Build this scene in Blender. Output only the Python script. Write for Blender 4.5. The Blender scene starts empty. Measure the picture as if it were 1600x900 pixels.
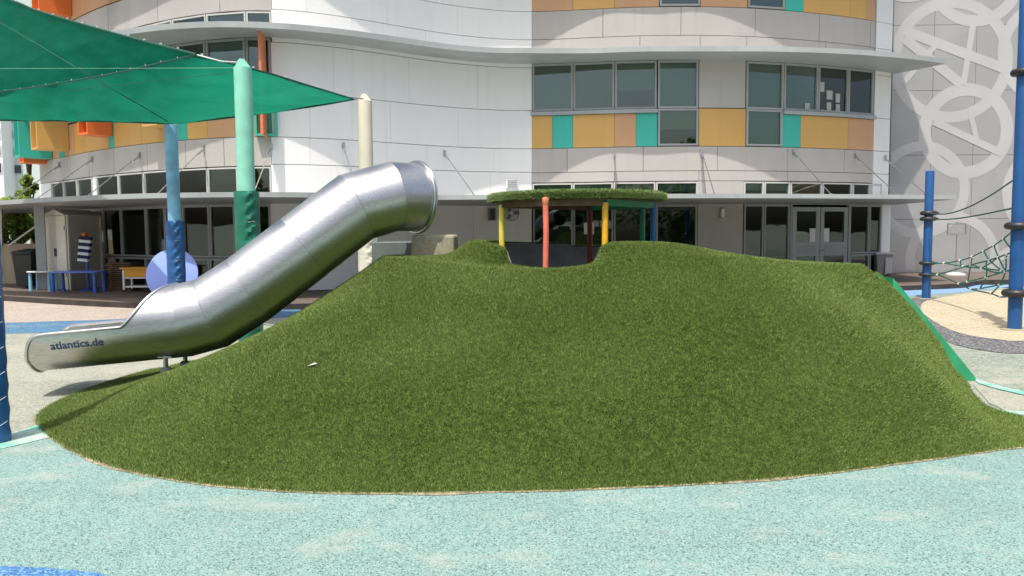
import bpy, math, random
import numpy as np
from mathutils import Matrix, Vector
R = math.radians
rng = np.random.default_rng(7)
random.seed(7)
sc = bpy.context.scene
COL = sc.collection

# ------------------------------------------------------------------ camera
CAM = Vector((0, 0, 1.5))
FPX = 1232.0
CAM_M = Matrix.Rotation(R(90 - 4.14), 3, 'X') @ Matrix.Rotation(R(-0.42), 3, 'Z')
cd = bpy.data.cameras.new('camera')
cam = bpy.data.objects.new('camera', cd)
COL.objects.link(cam)
cd.sensor_width = 36
cd.lens = 36 * FPX / 1600
cd.clip_start = 0.05
cd.clip_end = 2000
cam.matrix_world = Matrix.Translation(CAM) @ CAM_M.to_4x4()
sc.camera = cam

# ------------------------------------------------------------------ light
SUN_EL, SUN_AZ = R(66), R(22)      # light travels away from the camera, a little to the right
w = bpy.data.worlds.new('World')
sc.world = w
w.use_nodes = True
nt = w.node_tree
sky = nt.nodes.new('ShaderNodeTexSky')
sky.sky_type = 'NISHITA'
sky.sun_disc = False
sky.sun_elevation = SUN_EL
sky.sun_rotation = math.pi + SUN_AZ
sky.air_density = 1.0
sky.dust_density = 5.0
sky.ozone_density = 1.0
bg = nt.nodes['Background']
bg.inputs[1].default_value = 0.15
nt.links.new(sky.outputs[0], bg.inputs[0])
sl = bpy.data.lights.new('sun', 'SUN')
sl.energy = 3.7
sl.angle = R(0.55)
sl.color = (1.0, 0.955, 0.88)
so = bpy.data.objects.new('sun', sl)
COL.objects.link(so)
tr = Vector((math.cos(SUN_EL) * math.sin(SUN_AZ), math.cos(SUN_EL) * math.cos(SUN_AZ), -math.sin(SUN_EL)))
so.rotation_euler = tr.to_track_quat('-Z', 'Y').to_euler()
so.location = (-2, -10, 25)
sc.view_settings.view_transform = 'Standard'
sc.view_settings.look = 'None'
sc.view_settings.exposure = 0.33
sc.view_settings.gamma = 1

# ------------------------------------------------------------------ survey helpers (photo coordinates of 1600x900 -> the place)
def ray(px, py):
    return CAM_M @ Vector(((px - 800) / FPX, -(py - 450) / FPX, -1))
def atz(px, py, z=0.0):
    d = ray(px, py)
    return CAM + d * ((z - CAM.z) / d.z)
def aty(px, py, y):
    d = ray(px, py)
    return CAM + d * (y / d.y)
_CI = CAM_M.inverted()
def proj(p):
    v = _CI @ (Vector(p) - CAM)
    return (800 + FPX * v.x / -v.z, 450 - FPX * v.y / -v.z)

# ------------------------------------------------------------------ materials
def newmat(name):
    m = bpy.data.materials.new(name)
    m.use_nodes = True
    n = m.node_tree
    return m, n, n.nodes['Principled BSDF']
def node(n, t, **kw):
    x = n.nodes.new(t)
    for k, v in kw.items():
        if k in x.inputs: x.inputs[k].default_value = v
        else: setattr(x, k, v)
    return x
def mixc(n, fac, a, b, mode='MIX'):
    x = n.nodes.new('ShaderNodeMix')
    x.data_type = 'RGBA'
    x.blend_type = mode
    for sock, v in ((x.inputs[0], fac), (x.inputs[6], a), (x.inputs[7], b)):
        if hasattr(v, 'is_output'): n.links.new(v, sock)
        elif isinstance(v, (int, float)): sock.default_value = v
        else: sock.default_value = (*v, 1)
    return x.outputs[2]
def ramp(n, src, p0, p1):
    r = n.nodes.new('ShaderNodeMapRange')
    r.interpolation_type = 'SMOOTHSTEP'
    r.inputs[1].default_value = p0
    r.inputs[2].default_value = p1
    n.links.new(src, r.inputs[0])
    return r.outputs[0]
def pos(n):
    return n.nodes.new('ShaderNodeNewGeometry').outputs['Position']
def scaled(n, vec, s):
    m = n.nodes.new('ShaderNodeMapping')
    m.inputs['Scale'].default_value = s
    n.links.new(vec, m.inputs[0])
    return m.outputs[0]
def noise(n, scale, detail=4, vec=None, rough=0.55):
    x = node(n, 'ShaderNodeTexNoise', Scale=scale, Detail=detail, Roughness=rough)
    n.links.new(vec if vec is not None else pos(n), x.inputs['Vector'])
    return x.outputs['Fac']
def bump(n, b, h, strength=0.3, dist=0.01):
    x = node(n, 'ShaderNodeBump', Strength=strength, Distance=dist)
    n.links.new(h, x.inputs['Height'])
    n.links.new(x.outputs[0], b.inputs['Normal'])

def paint(name, c, rough=0.5, var=0.12, scale=1.5, streak=0.0, metal=0.0, spec=0.5, fine=0.0):
    """painted or clad surface with uneven tone, grime and optional rain streaks"""
    m, n, b = newmat(name)
    lo = tuple(x * (1 - var) for x in c)
    hi = tuple(min(1, x * (1 + var)) for x in c)
    col = mixc(n, ramp(n, noise(n, scale, 5), 0.3, 0.7), lo, hi)
    if streak:
        st = noise(n, 1.0, 4, scaled(n, pos(n), (5, 5, 0.25)))
        col = mixc(n, ramp(n, st, 0.5, 0.8), col, tuple(x * (1 - streak) for x in c))
    if fine:
        col = mixc(n, ramp(n, noise(n, 60, 2), 0.35, 0.65), col, tuple(x * (1 - fine) for x in c))
    n.links.new(col, b.inputs['Base Color'])
    b.inputs['Roughness'].default_value = rough
    b.inputs['Metallic'].default_value = metal
    b.inputs['Specular IOR Level'].default_value = spec
    return m

def rubber(name, c, dark, pale, cell=95, worn=(0.6, 0.8), wear_c=(0.62, 0.58, 0.5), wear_scale=0.9, dk=0.17, lt=0.25, wmix=0.75):
    """wet-pour rubber granules with dark and pale crumbs and worn dusty patches"""
    m, n, b = newmat(name)
    v = node(n, 'ShaderNodeTexVoronoi', Scale=cell)
    n.links.new(pos(n), v.inputs['Vector'])
    sx = n.nodes.new('ShaderNodeSeparateColor')
    n.links.new(v.outputs['Color'], sx.inputs[0])
    col = mixc(n, ramp(n, noise(n, 1.3, 4), 0.3, 0.7), tuple(x * 0.92 for x in c), tuple(min(1, x * 1.06) for x in c))
    def less(t):
        q = n.nodes.new('ShaderNodeMath'); q.operation = 'LESS_THAN'
        q.inputs[1].default_value = t
        return q
    q = less(lt); n.links.new(sx.outputs[1], q.inputs[0])
    col = mixc(n, q.outputs[0], col, pale)
    q = less(dk); n.links.new(sx.outputs[0], q.inputs[0])
    col = mixc(n, q.outputs[0], col, dark)
    wv = noise(n, wear_scale, 7, scaled(n, pos(n), (1, 1.4, 1)), 0.65)
    mul = n.nodes.new('ShaderNodeMath'); mul.operation = 'MULTIPLY'
    mul.inputs[1].default_value = wmix
    n.links.new(ramp(n, wv, *worn), mul.inputs[0])
    col = mixc(n, mul.outputs[0], col, wear_c)
    n.links.new(col, b.inputs['Base Color'])
    b.inputs['Roughness'].default_value = 0.85
    b.inputs['Specular IOR Level'].default_value = 0.25
    bump(n, b, v.outputs['Distance'], 0.5, 0.004)
    return m

M = {}
M['aqua'] = rubber('aqua rubber', (0.192, 0.318, 0.286), (0.068, 0.122, 0.127), (0.30, 0.405, 0.37), 165, (0.50, 0.72), (0.37, 0.385, 0.335), 1.9, wmix=0.62)
M['mint'] = rubber('mint rubber', (0.14, 0.47, 0.36), (0.08, 0.3, 0.24), (0.38, 0.6, 0.5), 90, (0.45, 0.7))
M['bluerub'] = rubber('blue rubber', (0.075, 0.195, 0.40), (0.045, 0.11, 0.24), (0.16, 0.31, 0.48), 90, (0.6, 0.85), (0.4, 0.42, 0.42))
M['slaterub'] = rubber('faded blue rubber', (0.07, 0.17, 0.29), (0.05, 0.11, 0.19), (0.14, 0.25, 0.36), 60, (0.55, 0.85), (0.32, 0.34, 0.33), 0.8)
M['skyrub'] = rubber('sky blue rubber', (0.17, 0.31, 0.47), (0.11, 0.21, 0.36), (0.28, 0.4, 0.54), 70, (0.6, 0.9), (0.45, 0.48, 0.5))
M['dusty'] = rubber('dusty pale rubber', (0.27, 0.282, 0.23), (0.18, 0.2, 0.17), (0.36, 0.36, 0.305), 60, (0.45, 0.7), (0.385, 0.365, 0.305), 0.5, 0.12)
M['greygreen'] = rubber('grey green rubber', (0.215, 0.255, 0.205), (0.14, 0.17, 0.145), (0.34, 0.36, 0.31), 60, (0.48, 0.68), (0.40, 0.38, 0.32), 0.7, 0.15)
M['charcoal'] = rubber('charcoal rubber', (0.115, 0.115, 0.12), (0.05, 0.05, 0.055), (0.28, 0.28, 0.28), 55, (0.6, 0.85), (0.3, 0.3, 0.28), 0.8, 0.2)
M['sand'] = rubber('sand rubber', (0.42, 0.36, 0.24), (0.29, 0.245, 0.165), (0.51, 0.455, 0.35), 45, (0.5, 0.75), (0.46, 0.41, 0.345), 0.4, 0.15)
M['pinkpath'] = rubber('pinkish paving', (0.38, 0.32, 0.275), (0.29, 0.245, 0.205), (0.44, 0.395, 0.35), 40, (0.5, 0.75), (0.58, 0.52, 0.44), 0.5, 0.15)
M['ground'] = rubber('concrete yard', (0.34, 0.34, 0.30), (0.28, 0.28, 0.25), (0.4, 0.4, 0.36), 30, (0.5, 0.75), (0.45, 0.43, 0.38), 0.4, 0.1)
M['dirt'] = paint('dusty turf edging', (0.30, 0.26, 0.17), 0.95, 0.45, 14, spec=0.1)

def deckmat():
    m, n, b = newmat('weathered deck timber')
    p = pos(n)
    g = noise(n, 1.0, 6, scaled(n, p, (0.7, 14, 1)), 0.7)
    col = mixc(n, ramp(n, g, 0.3, 0.72), (0.075, 0.055, 0.043), (0.21, 0.165, 0.135))
    wv = node(n, 'ShaderNodeTexWave', Scale=2.2, Distortion=0.3)
    wv.bands_direction = 'Y'
    n.links.new(p, wv.inputs[0])
    gap = ramp(n, wv.outputs['Fac'], 0.0, 0.06)
    col = mixc(n, gap, (0.02, 0.015, 0.012), col)
    n.links.new(col, b.inputs['Base Color'])
    b.inputs['Roughness'].default_value = 0.75
    bump(n, b, g, 0.4, 0.01)
    return m
M['deck'] = deckmat()
M['deckedge'] = paint('dark deck fascia', (0.045, 0.035, 0.03), 0.85, 0.3, 5)

def turfmat(name, base, tip, mottle):
    m, n, b = newmat(name)
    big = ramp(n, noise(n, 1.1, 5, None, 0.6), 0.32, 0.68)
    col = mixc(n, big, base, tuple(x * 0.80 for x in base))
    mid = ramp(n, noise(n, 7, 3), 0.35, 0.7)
    col = mixc(n, mid, col, mottle)  # slightly deeper blade green, mottled in at random by noise
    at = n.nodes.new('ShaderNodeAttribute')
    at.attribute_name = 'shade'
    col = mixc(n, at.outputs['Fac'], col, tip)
    n.links.new(col, b.inputs['Base Color'])
    b.inputs['Roughness'].default_value = 0.62
    b.inputs['Specular IOR Level'].default_value = 0.28
    return m
M['turf'] = turfmat('artificial turf blades', (0.089, 0.154, 0.0245), (0.31, 0.395, 0.116), (0.073, 0.131, 0.02))
M['turfbase'] = paint('turf backing', (0.052, 0.082, 0.017), 0.95, 0.35, 25, spec=0.1)
M['turfroof'] = turfmat('roof turf blades', (0.13, 0.22, 0.05), (0.38, 0.46, 0.2), (0.10, 0.17, 0.035))

def steel():
    m, n, b = newmat('brushed stainless steel')
    p = pos(n)
    br = noise(n, 1.0, 5, scaled(n, p, (9, 90, 90)), 0.6)
    sm = noise(n, 2.2, 5)
    b.inputs['Metallic'].default_value = 1
    col = mixc(n, ramp(n, br, 0.3, 0.7), (0.51, 0.50, 0.48), (0.64, 0.63, 0.61))
    col = mixc(n, ramp(n, sm, 0.5, 0.8), col, (0.50, 0.51, 0.50))
    n.links.new(col, b.inputs['Base Color'])
    r1 = n.nodes.new('ShaderNodeMapRange')
    r1.inputs[3].default_value = 0.31
    r1.inputs[4].default_value = 0.42
    n.links.new(sm, r1.inputs[0])
    n.links.new(r1.outputs[0], b.inputs['Roughness'])
    b.inputs['Anisotropic'].default_value = 0.35
    bump(n, b, br, 0.06, 0.002)
    return m
M['steel'] = steel()
M['steelrim'] = paint('polished steel rim', (0.55, 0.56, 0.56), 0.3, 0.05, metal=1)
M['galv'] = paint('galvanised metal', (0.5, 0.51, 0.5), 0.4, 0.15, 8, metal=1)
M['weld'] = paint('ground weld', (0.40, 0.40, 0.40), 0.42, 0.1, 20, metal=1)
M['letter'] = paint('blue lettering', (0.03, 0.07, 0.16), 0.5, 0.1)

M['ochre'] = paint('ochre panel', (0.62, 0.365, 0.105), 0.45, 0.05, 0.8, 0.06)
M['peach'] = paint('peach panel', (0.56, 0.315, 0.165), 0.45, 0.05, 0.8, 0.06)
M['teal'] = paint('teal panel', (0.045, 0.45, 0.35), 0.45, 0.05, 0.8, 0.06)
M['redorange'] = paint('red orange panel', (0.72, 0.16, 0.035), 0.45, 0.05)
M['coral'] = paint('coral panel', (0.62, 0.2, 0.09), 0.45, 0.05)
M['clad'] = paint('warm grey cladding', (0.44, 0.415, 0.385), 0.6, 0.05, 0.7, 0.10)
M['cladw'] = paint('white cladding', (0.81, 0.80, 0.78), 0.55, 0.03, 0.6, 0.07)
M['fascia'] = paint('grey canopy metal', (0.36, 0.385, 0.385), 0.45, 0.08, 1.0, 0.15)
M['frame'] = paint('window frame grey', (0.34, 0.35, 0.35), 0.45, 0.06)
M['framel'] = paint('window frame pale', (0.5, 0.5, 0.48), 0.45, 0.06)
M['blind'] = paint('sage roller blind', (0.34, 0.37, 0.30), 0.9, 0.06, 0.9)
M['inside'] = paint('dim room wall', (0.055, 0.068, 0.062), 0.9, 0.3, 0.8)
M['papergrey'] = paint('sun faded paper', (0.42, 0.46, 0.42), 0.8, 0.1, 5)
M['paper'] = paint('paper notice', (0.75, 0.78, 0.76), 0.8, 0.05)
M['rolled'] = paint('multicolour craft paper', (0.5, 0.12, 0.05), 0.8, 0.4, 2)
M['green_craft'] = paint('green craft paper', (0.15, 0.4, 0.12), 0.8, 0.4, 2)
M['concrete'] = paint('stained concrete', (0.215, 0.225, 0.215), 0.85, 0.3, 2.5, 0.35)
M['block'] = paint('sandy concrete', (0.36, 0.34, 0.24), 0.95, 0.2, 18, 0.1, fine=0.25, spec=0.15)
M['platform'] = paint('grey green rendered base', (0.16, 0.19, 0.175), 0.8, 0.15, 3, 0.1)
M['tower'] = None
M['pattern'] = paint('pale pattern film', (0.44, 0.44, 0.44), 0.5, 0.04, 1.0)
M['poleblue'] = paint('sun bleached blue paint', (0.19, 0.43, 0.60), 0.45, 0.2, 4, 0.35)
M['polegreen'] = paint('sun bleached mint paint', (0.25, 0.60, 0.46), 0.45, 0.1, 4, 0.15)
M['polecream'] = paint('cream paint', (0.66, 0.62, 0.50), 0.5, 0.06, 3, 0.08)
M['padblue'] = paint('blue vinyl padding', (0.02, 0.10, 0.26), 0.38, 0.2, 6)
M['padgreen'] = paint('green vinyl padding', (0.013, 0.145, 0.09), 0.3, 0.2, 6)
M['padcream'] = paint('cream vinyl padding', (0.66, 0.62, 0.52), 0.4, 0.1, 6)
M['playblue'] = paint('blue powder coat', (0.014, 0.082, 0.245), 0.36, 0.12, 3, 0.12)
M['black'] = paint('black rubber', (0.022, 0.023, 0.025), 0.45, 0.2, 8)
M['rope'] = paint('green rope', (0.02, 0.17, 0.145), 0.8, 0.25, 40)
M['ropedark'] = paint('dark green rope', (0.02, 0.085, 0.075), 0.8, 0.25, 40)
M['whiteplas'] = paint('white plastic', (0.78, 0.78, 0.75), 0.4, 0.04)
M['postyellow'] = paint('yellow post paint', (0.72, 0.60, 0.07), 0.5, 0.12, 6, 0.15)
M['postred'] = paint('faded red post paint', (0.66, 0.155, 0.095), 0.55, 0.14, 6, 0.2)
M['postamber'] = paint('amber post paint', (0.78, 0.40, 0.015), 0.5, 0.1, 6, 0.1)
M['postgreen'] = paint('green post paint', (0.01, 0.23, 0.10), 0.5, 0.12, 6, 0.1)
M['postblue'] = paint('blue post paint', (0.015, 0.13, 0.34), 0.5, 0.12, 6, 0.1)
M['postdark'] = paint('dark red post paint', (0.22, 0.03, 0.025), 0.5, 0.12, 6, 0.1)
M['chute'] = paint('green chute board', (0.030, 0.31, 0.14), 0.5, 0.15, 5, 0.15)
M['shed'] = paint('beige plastic shed', (0.74, 0.72, 0.61), 0.55, 0.06, 2, 0.08)
M['shedside'] = paint('taupe plastic siding', (0.52, 0.48, 0.41), 0.6, 0.06, 2, 0.08)
M['tableblue'] = paint('blue moulded plastic', (0.12, 0.22, 0.72), 0.35, 0.04)
M['legblue'] = paint('deep blue plastic leg', (0.04, 0.12, 0.5), 0.35, 0.06)
M['legsky'] = paint('light blue plastic leg', (0.24, 0.52, 0.74), 0.35, 0.06)
M['discblue'] = paint('lavender blue table top', (0.27, 0.37, 0.85), 0.4, 0.03)
M['cartyellow'] = paint('yellow plastic tray', (0.78, 0.36, 0.02), 0.45, 0.06)
M['wood'] = paint('brown timber', (0.125, 0.072, 0.036), 0.8, 0.3, 6)
M['navy'] = paint('navy cloth', (0.016, 0.025, 0.075), 0.9, 0.2, 10)
M['whitecloth'] = paint('white cloth', (0.7, 0.7, 0.72), 0.9, 0.08, 10)
M['orangecloth'] = paint('orange cloth', (0.75, 0.16, 0.02), 0.9, 0.1, 10)
M['bindark'] = paint('black wheelie plastic', (0.02, 0.028, 0.026), 0.5, 0.2, 4)
M['bingrey'] = paint('warm grey plastic', (0.30, 0.275, 0.265), 0.45, 0.05, 4)
M['binpale'] = paint('pale grey plastic', (0.6, 0.57, 0.56), 0.45, 0.05, 4)
M['boundary'] = paint('beige rendered wall', (0.47, 0.40, 0.29), 0.9, 0.1, 1.5, 0.25)
M['flat'] = paint('pale green apartment render', (0.50, 0.58, 0.55), 0.9, 0.05, 0.2, 0.1)
M['flatw'] = paint('white apartment render', (0.72, 0.76, 0.74), 0.9, 0.04, 0.2, 0.08)
M['flatglass'] = paint('dark far window', (0.045, 0.06, 0.075), 0.15, 0.2, 0.5)
M['bark'] = paint('grey bark', (0.13, 0.10, 0.07), 0.95, 0.3, 8)
M['white_sign'] = paint('white enamel', (0.55, 0.55, 0.54), 0.4, 0.03)
M['fan'] = paint('grey fan metal', (0.22, 0.23, 0.23), 0.4, 0.1)

def towermat():
    m, n, b = newmat('perforated grey metal')
    p = pos(n)
    v = node(n, 'ShaderNodeTexVoronoi', Scale=60, Randomness=0.0)
    n.links.new(p, v.inputs['Vector'])
    hole = ramp(n, v.outputs['Distance'], 0.28, 0.36)
    col = mixc(n, hole, (0.18, 0.18, 0.18), (0.42, 0.42, 0.415))
    col = mixc(n, ramp(n, noise(n, 0.55, 3), 0.4, 0.65), col, mixc(n, hole, (0.22, 0.22, 0.22), (0.46, 0.46, 0.455)))
    n.links.new(col, b.inputs['Base Color'])
    b.inputs['Roughness'].default_value = 0.5
    b.inputs['Metallic'].default_value = 0.2
    return m
M['tower'] = towermat()

def glassmat(name, tint, refl=0.10, gloss=(0.92, 1.0, 0.97)):
    m = bpy.data.materials.new(name)
    m.use_nodes = True
    n = m.node_tree
    n.nodes.clear()
    out = n.nodes.new('ShaderNodeOutputMaterial')
    t = node(n, 'ShaderNodeBsdfTransparent'); t.inputs[0].default_value = (*tint, 1)
    g = node(n, 'ShaderNodeBsdfGlossy', Roughness=0.015); g.inputs[0].default_value = (*gloss, 1)
    wob = noise(n, 0.9, 2)
    bp = node(n, 'ShaderNodeBump', Strength=0.05, Distance=0.05)
    n.links.new(wob, bp.inputs['Height'])
    n.links.new(bp.outputs[0], g.inputs['Normal'])
    f = node(n, 'ShaderNodeFresnel', IOR=1.5)
    ad = n.nodes.new('ShaderNodeMath'); ad.operation = 'ADD'; ad.inputs[1].default_value = refl; ad.use_clamp = True
    n.links.new(f.outputs[0], ad.inputs[0])
    mx = n.nodes.new('ShaderNodeMixShader')
    n.links.new(ad.outputs[0], mx.inputs[0])
    n.links.new(t.outputs[0], mx.inputs[1]); n.links.new(g.outputs[0], mx.inputs[2])
    n.links.new(mx.outputs[0], out.inputs[0])
    return m
M['glass'] = glassmat('tinted window glass', (0.62, 0.72, 0.66), 0.06)
M['glassdark'] = glassmat('dark shopfront glass', (0.42, 0.52, 0.47), 0.02)

def sailmat():
    m = bpy.data.materials.new('green shade cloth')
    m.use_nodes = True
    n = m.node_tree
    n.nodes.clear()
    out = n.nodes.new('ShaderNodeOutputMaterial')
    p = pos(n)
    band = noise(n, 1.0, 5, scaled(n, p, (0.5, 1.4, 5)), 0.6)
    col = mixc(n, ramp(n, band, 0.3, 0.7), (0.010, 0.19, 0.11), (0.015, 0.25, 0.148))
    d = node(n, 'ShaderNodeBsdfDiffuse'); n.links.new(col, d.inputs[0])
    tl = node(n, 'ShaderNodeBsdfTranslucent'); n.links.new(col, tl.inputs[0])
    tp = node(n, 'ShaderNodeBsdfTransparent'); tp.inputs[0].default_value = (1, 1, 1, 1)
    m1 = n.nodes.new('ShaderNodeMixShader'); m1.inputs[0].default_value = 0.55
    n.links.new(d.outputs[0], m1.inputs[1]); n.links.new(tl.outputs[0], m1.inputs[2])
    # knitted holes too fine to see: a constant open share
    m2 = n.nodes.new('ShaderNodeMixShader'); m2.inputs[0].default_value = 0.015
    n.links.new(m1.outputs[0], m2.inputs[1]); n.links.new(tp.outputs[0], m2.inputs[2])
    n.links.new(m2.outputs[0], out.inputs[0])
    return m
M['sail'] = sailmat()
M['sailhem'] = paint('dark green hem', (0.008, 0.085, 0.055), 0.8, 0.2, 10)

def leafmat(name, c):
    m, n, b = newmat(name)
    col = mixc(n, ramp(n, noise(n, 3.5, 2), 0.3, 0.7), tuple(x * 0.6 for x in c), tuple(x * 1.35 for x in c))
    n.links.new(col, b.inputs['Base Color'])
    b.inputs['Roughness'].default_value = 0.55
    tl = node(n, 'ShaderNodeBsdfTranslucent')
    n.links.new(col, tl.inputs[0])
    mx = n.nodes.new('ShaderNodeMixShader'); mx.inputs[0].default_value = 0.35
    out = n.nodes['Material Output']
    n.links.new(b.outputs[0], mx.inputs[1]); n.links.new(tl.outputs[0], mx.inputs[2])
    n.links.new(mx.outputs[0], out.inputs[0])
    return m
M['leaf'] = leafmat('leaf', (0.30, 0.42, 0.08))
M['leafdark'] = leafmat('dark leaf', (0.10, 0.17, 0.035))

# ------------------------------------------------------------------ mesh helpers
class MB:
    """collects shapes for ONE mesh object"""
    def __init__(s): s.v = []; s.f = []
    def add(s, vs, fs):
        k = len(s.v)
        s.v += [tuple(x) for x in vs]
        s.f += [tuple(i + k for i in f) for f in fs]
        return s
    def box(s, c, size, rz=0.0, rot=None):
        hx, hy, hz = (q / 2 for q in size)
        m = rot if rot is not None else Matrix.Rotation(rz, 3, 'Z')
        vs = [Vector(c) + m @ Vector((x * hx, y * hy, z * hz)) for x in (-1, 1) for y in (-1, 1) for z in (-1, 1)]
        return s.add(vs, [(0, 1, 3, 2), (4, 6, 7, 5), (0, 4, 5, 1), (2, 3, 7, 6), (0, 2, 6, 4), (1, 5, 7, 3)])
    def tube(s, pts, r, n=10, caps=True, closed=False):
        pts = [Vector(p) for p in pts]
        rs = r if isinstance(r, (list, tuple)) else [r] * len(pts)
        L = len(pts)
        k0 = len(s.v)
        u = None
        for i, p in enumerate(pts):
            a = pts[(i - 1) % L] if (closed or i > 0) else p
            b = pts[(i + 1) % L] if (closed or i < L - 1) else p
            t = (b - a).normalized()
            if u is None:
                u = t.orthogonal().normalized()
                if abs(t.z) > 0.9: u = Vector((1, 0, 0)) - t * t.x
            u = (u - t * u.dot(t)).normalized()
            q = t.cross(u)
            for j in range(n):
                an = 2 * math.pi * j / n
                s.v.append(tuple(p + (u * math.cos(an) + q * math.sin(an)) * rs[i]))
        for i in range(L if closed else L - 1):
            for j in range(n):
                a, b = k0 + i * n + j, k0 + i * n + (j + 1) % n
                e = ((i + 1) % L) * n + k0
                s.f.append((a, b, e + (j + 1) % n, e + j))
        if caps and not closed:
            s.f.append(tuple(k0 + j for j in reversed(range(n))))
            s.f.append(tuple(k0 + (L - 1) * n + j for j in range(n)))
        return s
    def lathe(s, c, prof, n=24, rot=None, sx=1, sy=1):
        """prof: (radius, z) from bottom to top"""
        k0 = len(s.v)
        m = rot if rot is not None else Matrix.Identity(3)
        for r, z in prof:
            for j in range(n):
                a = 2 * math.pi * j / n
                s.v.append(tuple(Vector(c) + m @ Vector((r * sx * math.cos(a), r * sy * math.sin(a), z))))
        for i in range(len(prof) - 1):
            for j in range(n):
                s.f.append((k0 + i * n + j, k0 + i * n + (j + 1) % n, k0 + (i + 1) * n + (j + 1) % n, k0 + (i + 1) * n + j))
        s.f.append(tuple(k0 + j for j in reversed(range(n))))
        s.f.append(tuple(k0 + (len(prof) - 1) * n + j for j in range(n)))
        return s
    def prism(s, poly, z0, z1):
        n = len(poly)
        vs = [(p[0], p[1], z0) for p in poly] + [(p[0], p[1], z1) for p in poly]
        fs = [tuple(reversed(range(n))), tuple(range(n, 2 * n))]
        fs += [(i, (i + 1) % n, n + (i + 1) % n, n + i) for i in range(n)]
        return s.add(vs, fs)
    def extrude(s, poly, d):
        """a planar polygon in space pushed along d"""
        n = len(poly)
        d = Vector(d)
        vs = [Vector(p) for p in poly] + [Vector(p) + d for p in poly]
        fs = [tuple(reversed(range(n))), tuple(range(n, 2 * n))]
        fs += [(i, (i + 1) % n, n + (i + 1) % n, n + i) for i in range(n)]
        return s.add(vs, fs)
    def torus(s, c, R_, r, rot=None, n=28, k=8, sx=1.0, sy=1.0):
        m = rot if rot is not None else Matrix.Identity(3)
        pts = [Vector(c) + m @ Vector((R_ * sx * math.cos(2 * math.pi * i / n), R_ * sy * math.sin(2 * math.pi * i / n), 0)) for i in range(n)]
        return s.tube(pts, r, k, closed=True)
    def build(s, name, mat, parent=None, smooth=40, inv=None):
        me = bpy.data.meshes.new(name)
        me.from_pydata(s.v, [], s.f)
        me.materials.append(M[mat] if isinstance(mat, str) else mat)
        if smooth:
            me.polygons.foreach_set('use_smooth', [True] * len(me.polygons))
            me.set_sharp_from_angle(angle=R(smooth))
        me.update()
        return link(name, me, parent)

def recalc(o):
    import bmesh
    b = bmesh.new(); b.from_mesh(o.data)
    bmesh.ops.recalc_face_normals(b, faces=b.faces)
    b.to_mesh(o.data); b.free()
    return o
def bevel(o, wd=0.01, seg=2):
    md = o.modifiers.new('bevel', 'BEVEL')
    md.width = wd; md.segments = seg; md.limit_method = 'ANGLE'; md.angle_limit = R(35)
    return o
def link(name, me, parent=None):
    o = bpy.data.objects.new(name, me)
    COL.objects.link(o)
    if parent is not None:
        o.parent = parent
        if parent.type == 'EMPTY':
            o.matrix_parent_inverse = Matrix.Translation(-parent.location)
    return o
def tag(o, label, cat, group=None):
    o['label'] = label; o['category'] = cat
    if group: o['group'] = group
    return o
def thing(name, loc, label, cat, group=None):
    o = bpy.data.objects.new(name, None)
    COL.objects.link(o)
    o.location = loc
    o.empty_display_size = 0.2
    return tag(o, label, cat, group)
def struct(o, kind='structure'):
    o['kind'] = kind
    return o
def spline(pts, k=8):
    """Catmull-Rom through points (any dimension)"""
    P = [np.array(p, float) for p in pts]
    P = [2 * P[0] - P[1]] + P + [2 * P[-1] - P[-2]]
    out = []
    for i in range(1, len(P) - 2):
        for j in range(k):
            t = j / k
            a, b, c, d = P[i - 1], P[i], P[i + 1], P[i + 2]
            out.append(0.5 * (2 * b + (c - a) * t + (2 * a - 5 * b + 4 * c - d) * t * t + (3 * b - a - 3 * c + d) * t ** 3))
    out.append(P[-2])
    return out

# ------------------------------------------------------------------ the ground
def sheet(name, poly, z, mat):
    me = bpy.data.meshes.new(name)
    me.from_pydata([(p[0], p[1], z) for p in poly], [], [tuple(range(len(poly)))])
    me.materials.append(M[mat])
    o = link(name, me)
    if me.polygons[0].normal.z < 0: me.flip_normals()
    return struct(o)
def G(px, py): return tuple(atz(px, py, 0))[:2]
def wob(pts, amp=0.02, k=6):
    q = spline(pts, k)
    return [(p[0] + random.uniform(-amp, amp), p[1] + random.uniform(-amp, amp)) for p in q]

sheet('ground', [(-400, -300), (400, -300), (400, 500), (-400, 500)], -0.02, 'ground')
# pale dusty rubber on the left, grey green on the right, aqua in front of everything
sheet('playground_surface', [(-30, 5.2), (0.5, 5.2), (0.5, 16), (-30, 20)], 0.0, 'dusty')
sheet('playground_surface', [(0.5, 4.5), (30, 4.5), (30, 19.5), (0.5, 19.5)], 0.0, 'greygreen')
front = [(-14, -6), (14, -6), (14, 6.25)] + [(6.0, 6.22), G(1600, 649), G(1572, 646), (3.2, 6.5), (0, 7.5), (-3, 6.6), G(66, 684), G(40, 692), G(0, 702), (-6.0, 5.0), (-14, 3.6)]
sheet('aqua_paving', front, 0.004, 'aqua')
sheet('mint_border', [G(0, 703), (-6.0, 5.02), (-14, 3.62), (-14, 3.84), (-6.0, 5.25)] + [G(0, 682), G(40, 672), G(62, 664), (-3.0, 6.7), G(72, 686), G(40, 694)], 0.008, 'mint')
edge_r = [G(1515, 590), G(1530, 600), G(1560, 609), G(1600, 618), (6.5, 7.0), (9, 6.6)]
edge_r2 = [(9, 6.72), (6.5, 7.12)] + [G(1600, 613), G(1560, 604), G(1530, 595), G(1517, 586)]
sheet('mint_border', edge_r + edge_r2, 0.008, 'mint')
worn = [G(1520, 601), G(1560, 611), G(1600, 620), (7.5, 6.95), (7.5, 6.35), G(1600, 646), G(1574, 644), G(1545, 630)]
sheet('worn_paving', worn, 0.006, 'dusty')
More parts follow.
